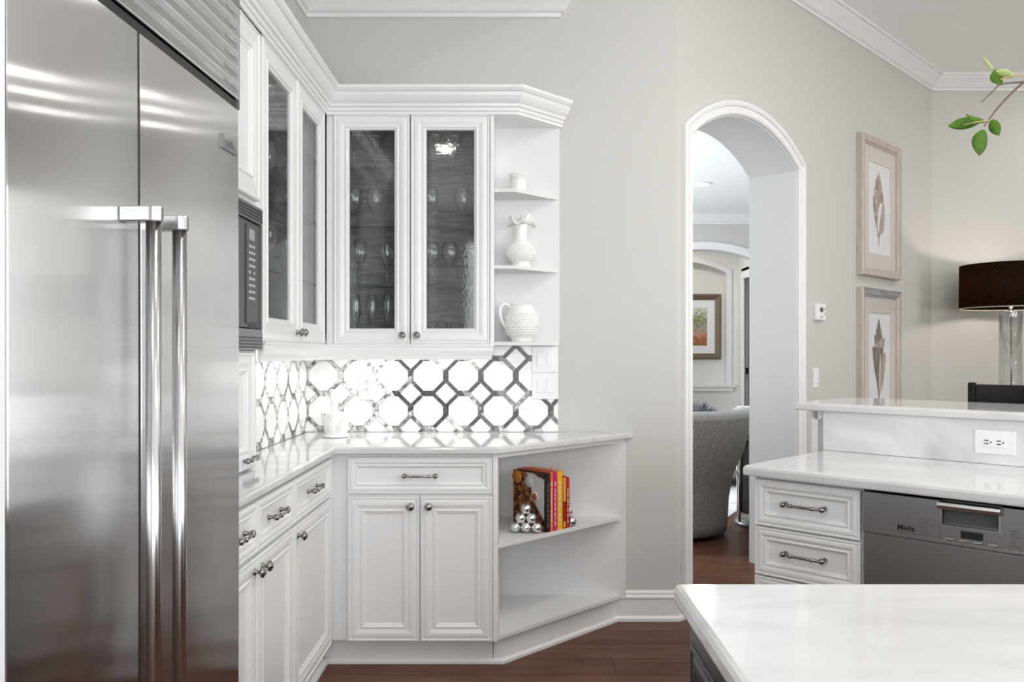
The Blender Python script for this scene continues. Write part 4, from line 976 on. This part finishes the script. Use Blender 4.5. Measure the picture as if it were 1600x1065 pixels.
mx.inputs[0].default_value = .5; nt.links.new(df.outputs[0], mx.inputs[1]); nt.links.new(tr.outputs[0], mx.inputs[2]); nt.links.new(mx.outputs[0], out.inputs[0])
SHZ0, SHZ1 = 1.627-.8005, 1.943-.8005
sd = MB().lathe([(.338, SHZ0), (.336, SHZ1), (.333, SHZ1), (.335, SHZ0), (.338, SHZ0)], 56).build('shade', m, lp)
MB().lathe([(.340, SHZ0-.003), (.340, SHZ0+.003), (.333, SHZ0+.003), (.333, SHZ0-.003), (.340, SHZ0-.003)], 56).build('shade_rim', pmat('gold_lining_edge', (.55, .50, .42), .4), sd)
MB().lathe([(.002, SHZ1-.02), (.012, SHZ1-.02), (.012, SHZ1-.016), (.002, SHZ1-.016)], 12).tube([(-.334, 0, SHZ1-.018), (.334, 0, SHZ1-.018)], .002, 6).tube([(0, -.334, SHZ1-.018), (0, .334, SHZ1-.018)], .002, 6).build('spider', M['chrome'], lp)
MB().lathe([(1e-4, 0), (.10, 0), (.10, .02), (1e-4, .02)], 32).build('base', M['chrome'], lp, bevel=.003)
MB().lathe([(.078, .02), (.078, .790), (.074, .790), (.074, .02)], 36).build('glass_column', M['glassware'], lp)
MB().lathe([(1e-4, .790), (.080, .790), (.080, .800), (.016, .804), (.010, .83), (.018, .835), (.018, .87), (1e-4, .87)], 30).build('cap', M['chrome'], lp)
MB().tube([(0, 0, .02), (.004, 0, .4), (0, 0, .79)], .006, 8).build('rod', M['nickel'], lp)
MB().tube([(0, 0, .87), (0, 0, SHZ1-.018)], .0035, 8).build('harp_stem', M['chrome'], lp)
MB().sphere((0, 0, SHZ0+.15), .032, 16, 10).build('bulb', pmat('lit_bulb', (1, .9, .75), .5, emit=((1, .82, .6), 6)), lp)
pd = bpy.data.lights.new('lamp', 'POINT'); pd.energy = 60; pd.color = (1, .86, .70); pd.shadow_soft_size = .035
po = bpy.data.objects.new('lamp', pd); COL.objects.link(po); po.parent = lp; po.location = (0, 0, SHZ0+.15)

# ------------------------------------------------------------------ bar stool behind the raised bar
sx0 = Vector((2.030, 3.70)); dv = Vector((1, -1))/R2
st = thing('bar_stool', 'black leather bar stool pushed up to the raised bar', 'stool', (sx0.x, sx0.y, 0), -DIAG)    # local x along the back rail, y away from the bar
wS = .46
for x in (.012, wS-.012):
    MB().prism_xz([(x-.013, 0), (x+.013, 0), (x+.016, .72), (x+.014, 1.168), (x-.014, 1.168), (x-.016, .72)], -.012, .022).build('back_post', M['leather'], st, bevel=.004)
    MB().prism_xz([(x-.012, 0), (x+.012, 0), (x+.016, .72), (x-.016, .72)], -.42, -.39).build('leg', M['leather'], st)
n = 12; vs = []
for i in range(n+1):
    tt = i/n; x = .028+tt*(wS-.056); bow = .030*math.sin(PI*tt)
    for y, z in ((-.010+bow, .985), (-.010+bow, 1.160), (.012+bow, 1.160), (.012+bow, .985)): vs.append((x, y, z))
MB().add(vs, [[4*i+k, 4*i+(k+1) % 4, 4*i+4+(k+1) % 4, 4*i+4+k] for i in range(n) for k in range(4)]+[[0, 1, 2, 3], [4*n+3, 4*n+2, 4*n+1, 4*n]]).build('back_rail', M['leather'], st, bevel=.006)
MB().box(.03, wS-.03, -.004, .016, .80, .86).build('back_rail', M['leather'], st, bevel=.005)
MB().box(-.005, wS+.005, -.43, .0, .70, .765).build('seat', M['leather'], st, bevel=.02, segs=3)
for y in (-.405, .004): MB().tube([(.012, y, .25), (wS-.012, y, .25)], .010, 8).build('stretcher', M['leather'], st)
for x in (.012, wS-.012): MB().tube([(x, -.405, .33), (x, .004, .33)], .010, 8).build('stretcher', M['leather'], st)

# ------------------------------------------------------------------ living room furniture seen through the arch
ac = thing('armchair', 'grey tweed tub armchair with its flared back turned to the kitchen', 'armchair', (1.10, 6.02, 0))
N = 48
def rim_h(a):                                     # back towards -y is high, the front opening low
    f = .5+.5*math.sin(a)                          # 0 at the back, 1 at the front
    return .865-.22*max(0, f-.55)/.45
rings_o = [(.02, .425), (.10, .432), (.30, .440), (.50, .470), (.70, .545), (1.0, .600)]   # height fraction, radius
b = MB(); vs = []; fs = []
for k in range(N):
    a = 2*PI*k/N
    for hfr, r in rings_o: vs.append((r*math.cos(a), r*math.sin(a)*.98, .02+hfr*(rim_h(a)-.03)))
m_ = len(rings_o)
for k in range(N):
    for i in range(m_-1): fs.append([k*m_+i, ((k+1) % N)*m_+i, ((k+1) % N)*m_+i+1, k*m_+i+1])
fs.append([k*m_ for k in range(N)][::-1])
b.add(vs, fs, True).build('outer_shell', M['tweed'], ac)
b = MB(); vs = []; fs = []; prof = [(.600, -.012), (.604, .012), (.590, .034), (.555, .044), (.515, .038), (.49, .012), (.45, -.15), (.43, -.36)]
for k in range(N):
    a = 2*PI*k/N
    for r, dz in prof: vs.append((r*math.cos(a), r*math.sin(a)*.98, rim_h(a)+dz))
m_ = len(prof)
for k in range(N):
    for i in range(m_-1): fs.append([k*m_+i, ((k+1) % N)*m_+i, ((k+1) % N)*m_+i+1, k*m_+i+1])
b.add(vs, fs, True).build('rolled_rim', M['tweed_rim'], ac)
MB().lathe([(1e-4, .30), (.43, .30), (.445, .34), (.445, .42), (.41, .455), (1e-4, .465)], 40).build('seat_cushion', M['tweed_rim'], ac)
MB().lathe([(1e-4, 0), (.33, 0), (.33, .03), (1e-4, .03)], 32).build('plinth', M['black'], ac)
# fur throw pillow
pf = thing('throw_pillow', 'slate blue shaggy fur pillow propped inside the tub armchair', 'pillow', (1.30, 6.02, .465))
MB().sphere((0, 0, .225), .215, 20, 12, 1.05).build('pillow_body', M['blue_fur'], pf)
fb = MB(); rf = random.Random(5)
for i in range(520):
    a = rf.uniform(0, 2*PI); e = math.asin(rf.uniform(-.2, 1)); d = Vector((math.cos(a)*math.cos(e), math.sin(a)*math.cos(e), math.sin(e)))
    c = Vector((0, 0, .225))+Vector((d.x, d.y, d.z*1.05))*.205; tip = c+(d+Vector((rf.uniform(-.5, .5), rf.uniform(-.5, .5), rf.uniform(-.2, .4)))).normalized()*.06
    s_v = d.cross(Vector((rf.random(), rf.random(), rf.random()+.1))).normalized()*.004; s2 = d.cross(s_v).normalized()*.004
    fb.add([c+s_v, c-s_v, c+s2, tip], [[0, 1, 3], [1, 2, 3], [2, 0, 3]])
fb.build('fur', M['blue_fur'], pf, kind='stuff')
# side table with box
tb = thing('side_table', 'dark side table with bright chrome corner bars beside the armchair', 'side table', (1.905, 6.26, 0))
MB().lathe([(1e-4, .10), (.215, .10), (.215, .655), (1e-4, .655)], 40).build('drum', M['sofa'], tb)
MB().lathe([(1e-4, .665), (.232, .665), (.236, .675), (.236, .700), (1e-4, .703)], 40).build('table_top', M['tweed_rim'], tb)
MB().lathe([(.220, .655), (.232, .655), (.232, .668), (.220, .668)], 40).build('top_ring', M['chrome'], tb)
MB().lathe([(1e-4, 0), (.232, 0), (.236, .01), (.236, .03), (1e-4, .03)], 40).build('base_ring', M['mid_grey'], tb)
for k in range(8):
    a = 2*PI*(k+.25)/8; MB().tube([(.225*math.cos(a), .225*math.sin(a), .03), (.225*math.cos(a), .225*math.sin(a), .66)], .011, 10).build('bar', M['chrome'], tb)
bxo = thing('gift_box', 'white and blue box standing on the side table', 'box', (1.812, 6.25, .7035), 0.0)
MB().box(-.12, .12, -.07, .07, 0, .19).build('box_body', M['paper'], bxo, bevel=.002)
MB().box(-.085, .105, -.0725, -.070, .006, .165).build('box_print', M['blue'], bxo)
MB().box(-.04, .07, -.0735, -.0725, .06, .13).build('box_print', M['print_light'], bxo)
# rug and sofa
ra = math.atan2(.273, .146)
rg = MB().rings([(0, 0), (2.4, 0), (2.4, 3.0), (0, 3.0)], [(0, .0005), (0, .008), (.004, .011)]).build('area_rug', M['rug'], None, (1.724-math.cos(ra)*.75, 6.60-math.sin(ra)*.75+0, 0), ra); 
rg.location = (1.724+math.cos(ra)*-.35, 6.60+math.sin(ra)*-.35, 0); tag(rg, 'pale grey rug lying beyond the armchair', 'rug')
so = thing('ottoman', 'mid grey fabric ottoman standing on the pale rug', 'ottoman', (2.02, 8.25, 0))
MB().box(-.50, .50, -.35, .35, .10, .34).build('base', M['sofa'], so, bevel=.03)
MB().box(-.50, .50, -.35, .35, .345, .45).build('cushion', M['tweed_rim'], so, bevel=.035, segs=3)
for sx in (-.44, .44):
    for sy in (-.29, .29): MB().tube([(sx, sy, .011), (sx, sy, .11)], .02, 8).build('leg', M['oak_dark'], so)
# painting in the niche
pn = thing('framed_painting', 'bronze framed garden painting hanging in the arched niche', 'picture', (2.36, 12.148, 1.206))
w2, h2 = .65, .957
prof = [(0, 0), (0, -.03), (.02, -.04), (.06, -.03), (.085, -.022), (.085, -.008)]
for side in range(4):
    q = []
    for a, d in prof:
        r = [(-w2+a, d, a), (w2-a, d, a), (w2-a, d, h2-a), (-w2+a, d, h2-a)]; q += [r[side], r[(side+1) % 4]]
    MB().add(q, [[2*k, 2*k+1, 2*k+3, 2*k+2] for k in range(len(prof)-1)]).build('frame_rail', M['bronze'], pn)
MB().box(-w2+.08, w2-.08, -.012, -.002, .08, h2-.08).build('mat_board', M['paper'], pn)
gm = bpy.data.materials.new('garden_watercolour_print'); gm.use_nodes = True; nt = gm.node_tree; bs_ = nt.nodes['Principled BSDF']; bs_.inputs['Roughness'].default_value = .8
tc = nt.nodes.new('ShaderNodeTexCoord'); sp = nt.nodes.new('ShaderNodeSeparateXYZ'); ns = nt.nodes.new('ShaderNodeTexNoise'); ns.inputs['Scale'].default_value = 22; ns.inputs['Detail'].default_value = 5
nt.links.new(tc.outputs['Object'], sp.inputs[0]); nt.links.new(tc.outputs['Object'], ns.inputs['Vector'])
ad = nt.nodes.new('ShaderNodeMath'); ad.operation = 'MULTIPLY_ADD'; ad.inputs[1].default_value = .55; ad.inputs[2].default_value = -.27; nt.links.new(ns.outputs['Fac'], ad.inputs[0])
a2 = nt.nodes.new('ShaderNodeMath'); a2.operation = 'ADD'; nt.links.new(ad.outputs[0], a2.inputs[0]); nt.links.new(sp.outputs['Z'], a2.inputs[1])
rp = nt.nodes.new('ShaderNodeValToRGB'); nt.links.new(a2.outputs[0], rp.inputs['Fac']); nt.links.new(rp.outputs[0], bs_.inputs['Base Color'])
stops = [(.18, (.16, .22, .05)), (.26, (.42, .12, .04)), (.34, (.45, .16, .09)), (.42, (.55, .35, .26)), (.50, (.30, .34, .28)), (.56, (.20, .24, .10)), (.64, (.40, .42, .22)), (.74, (.62, .66, .60)), (.84, (.72, .74, .72))]
el = rp.color_ramp.elements
for i, (p_, c_) in enumerate(stops):
    e_ = el[i] if i < 2 else el.new(p_)
    e_.position = p_; e_.color = (*c_, 1)
MB().box(-w2+.20, w2-.20, -.014, -.012, .20, h2-.20).build('print', gm, pn)
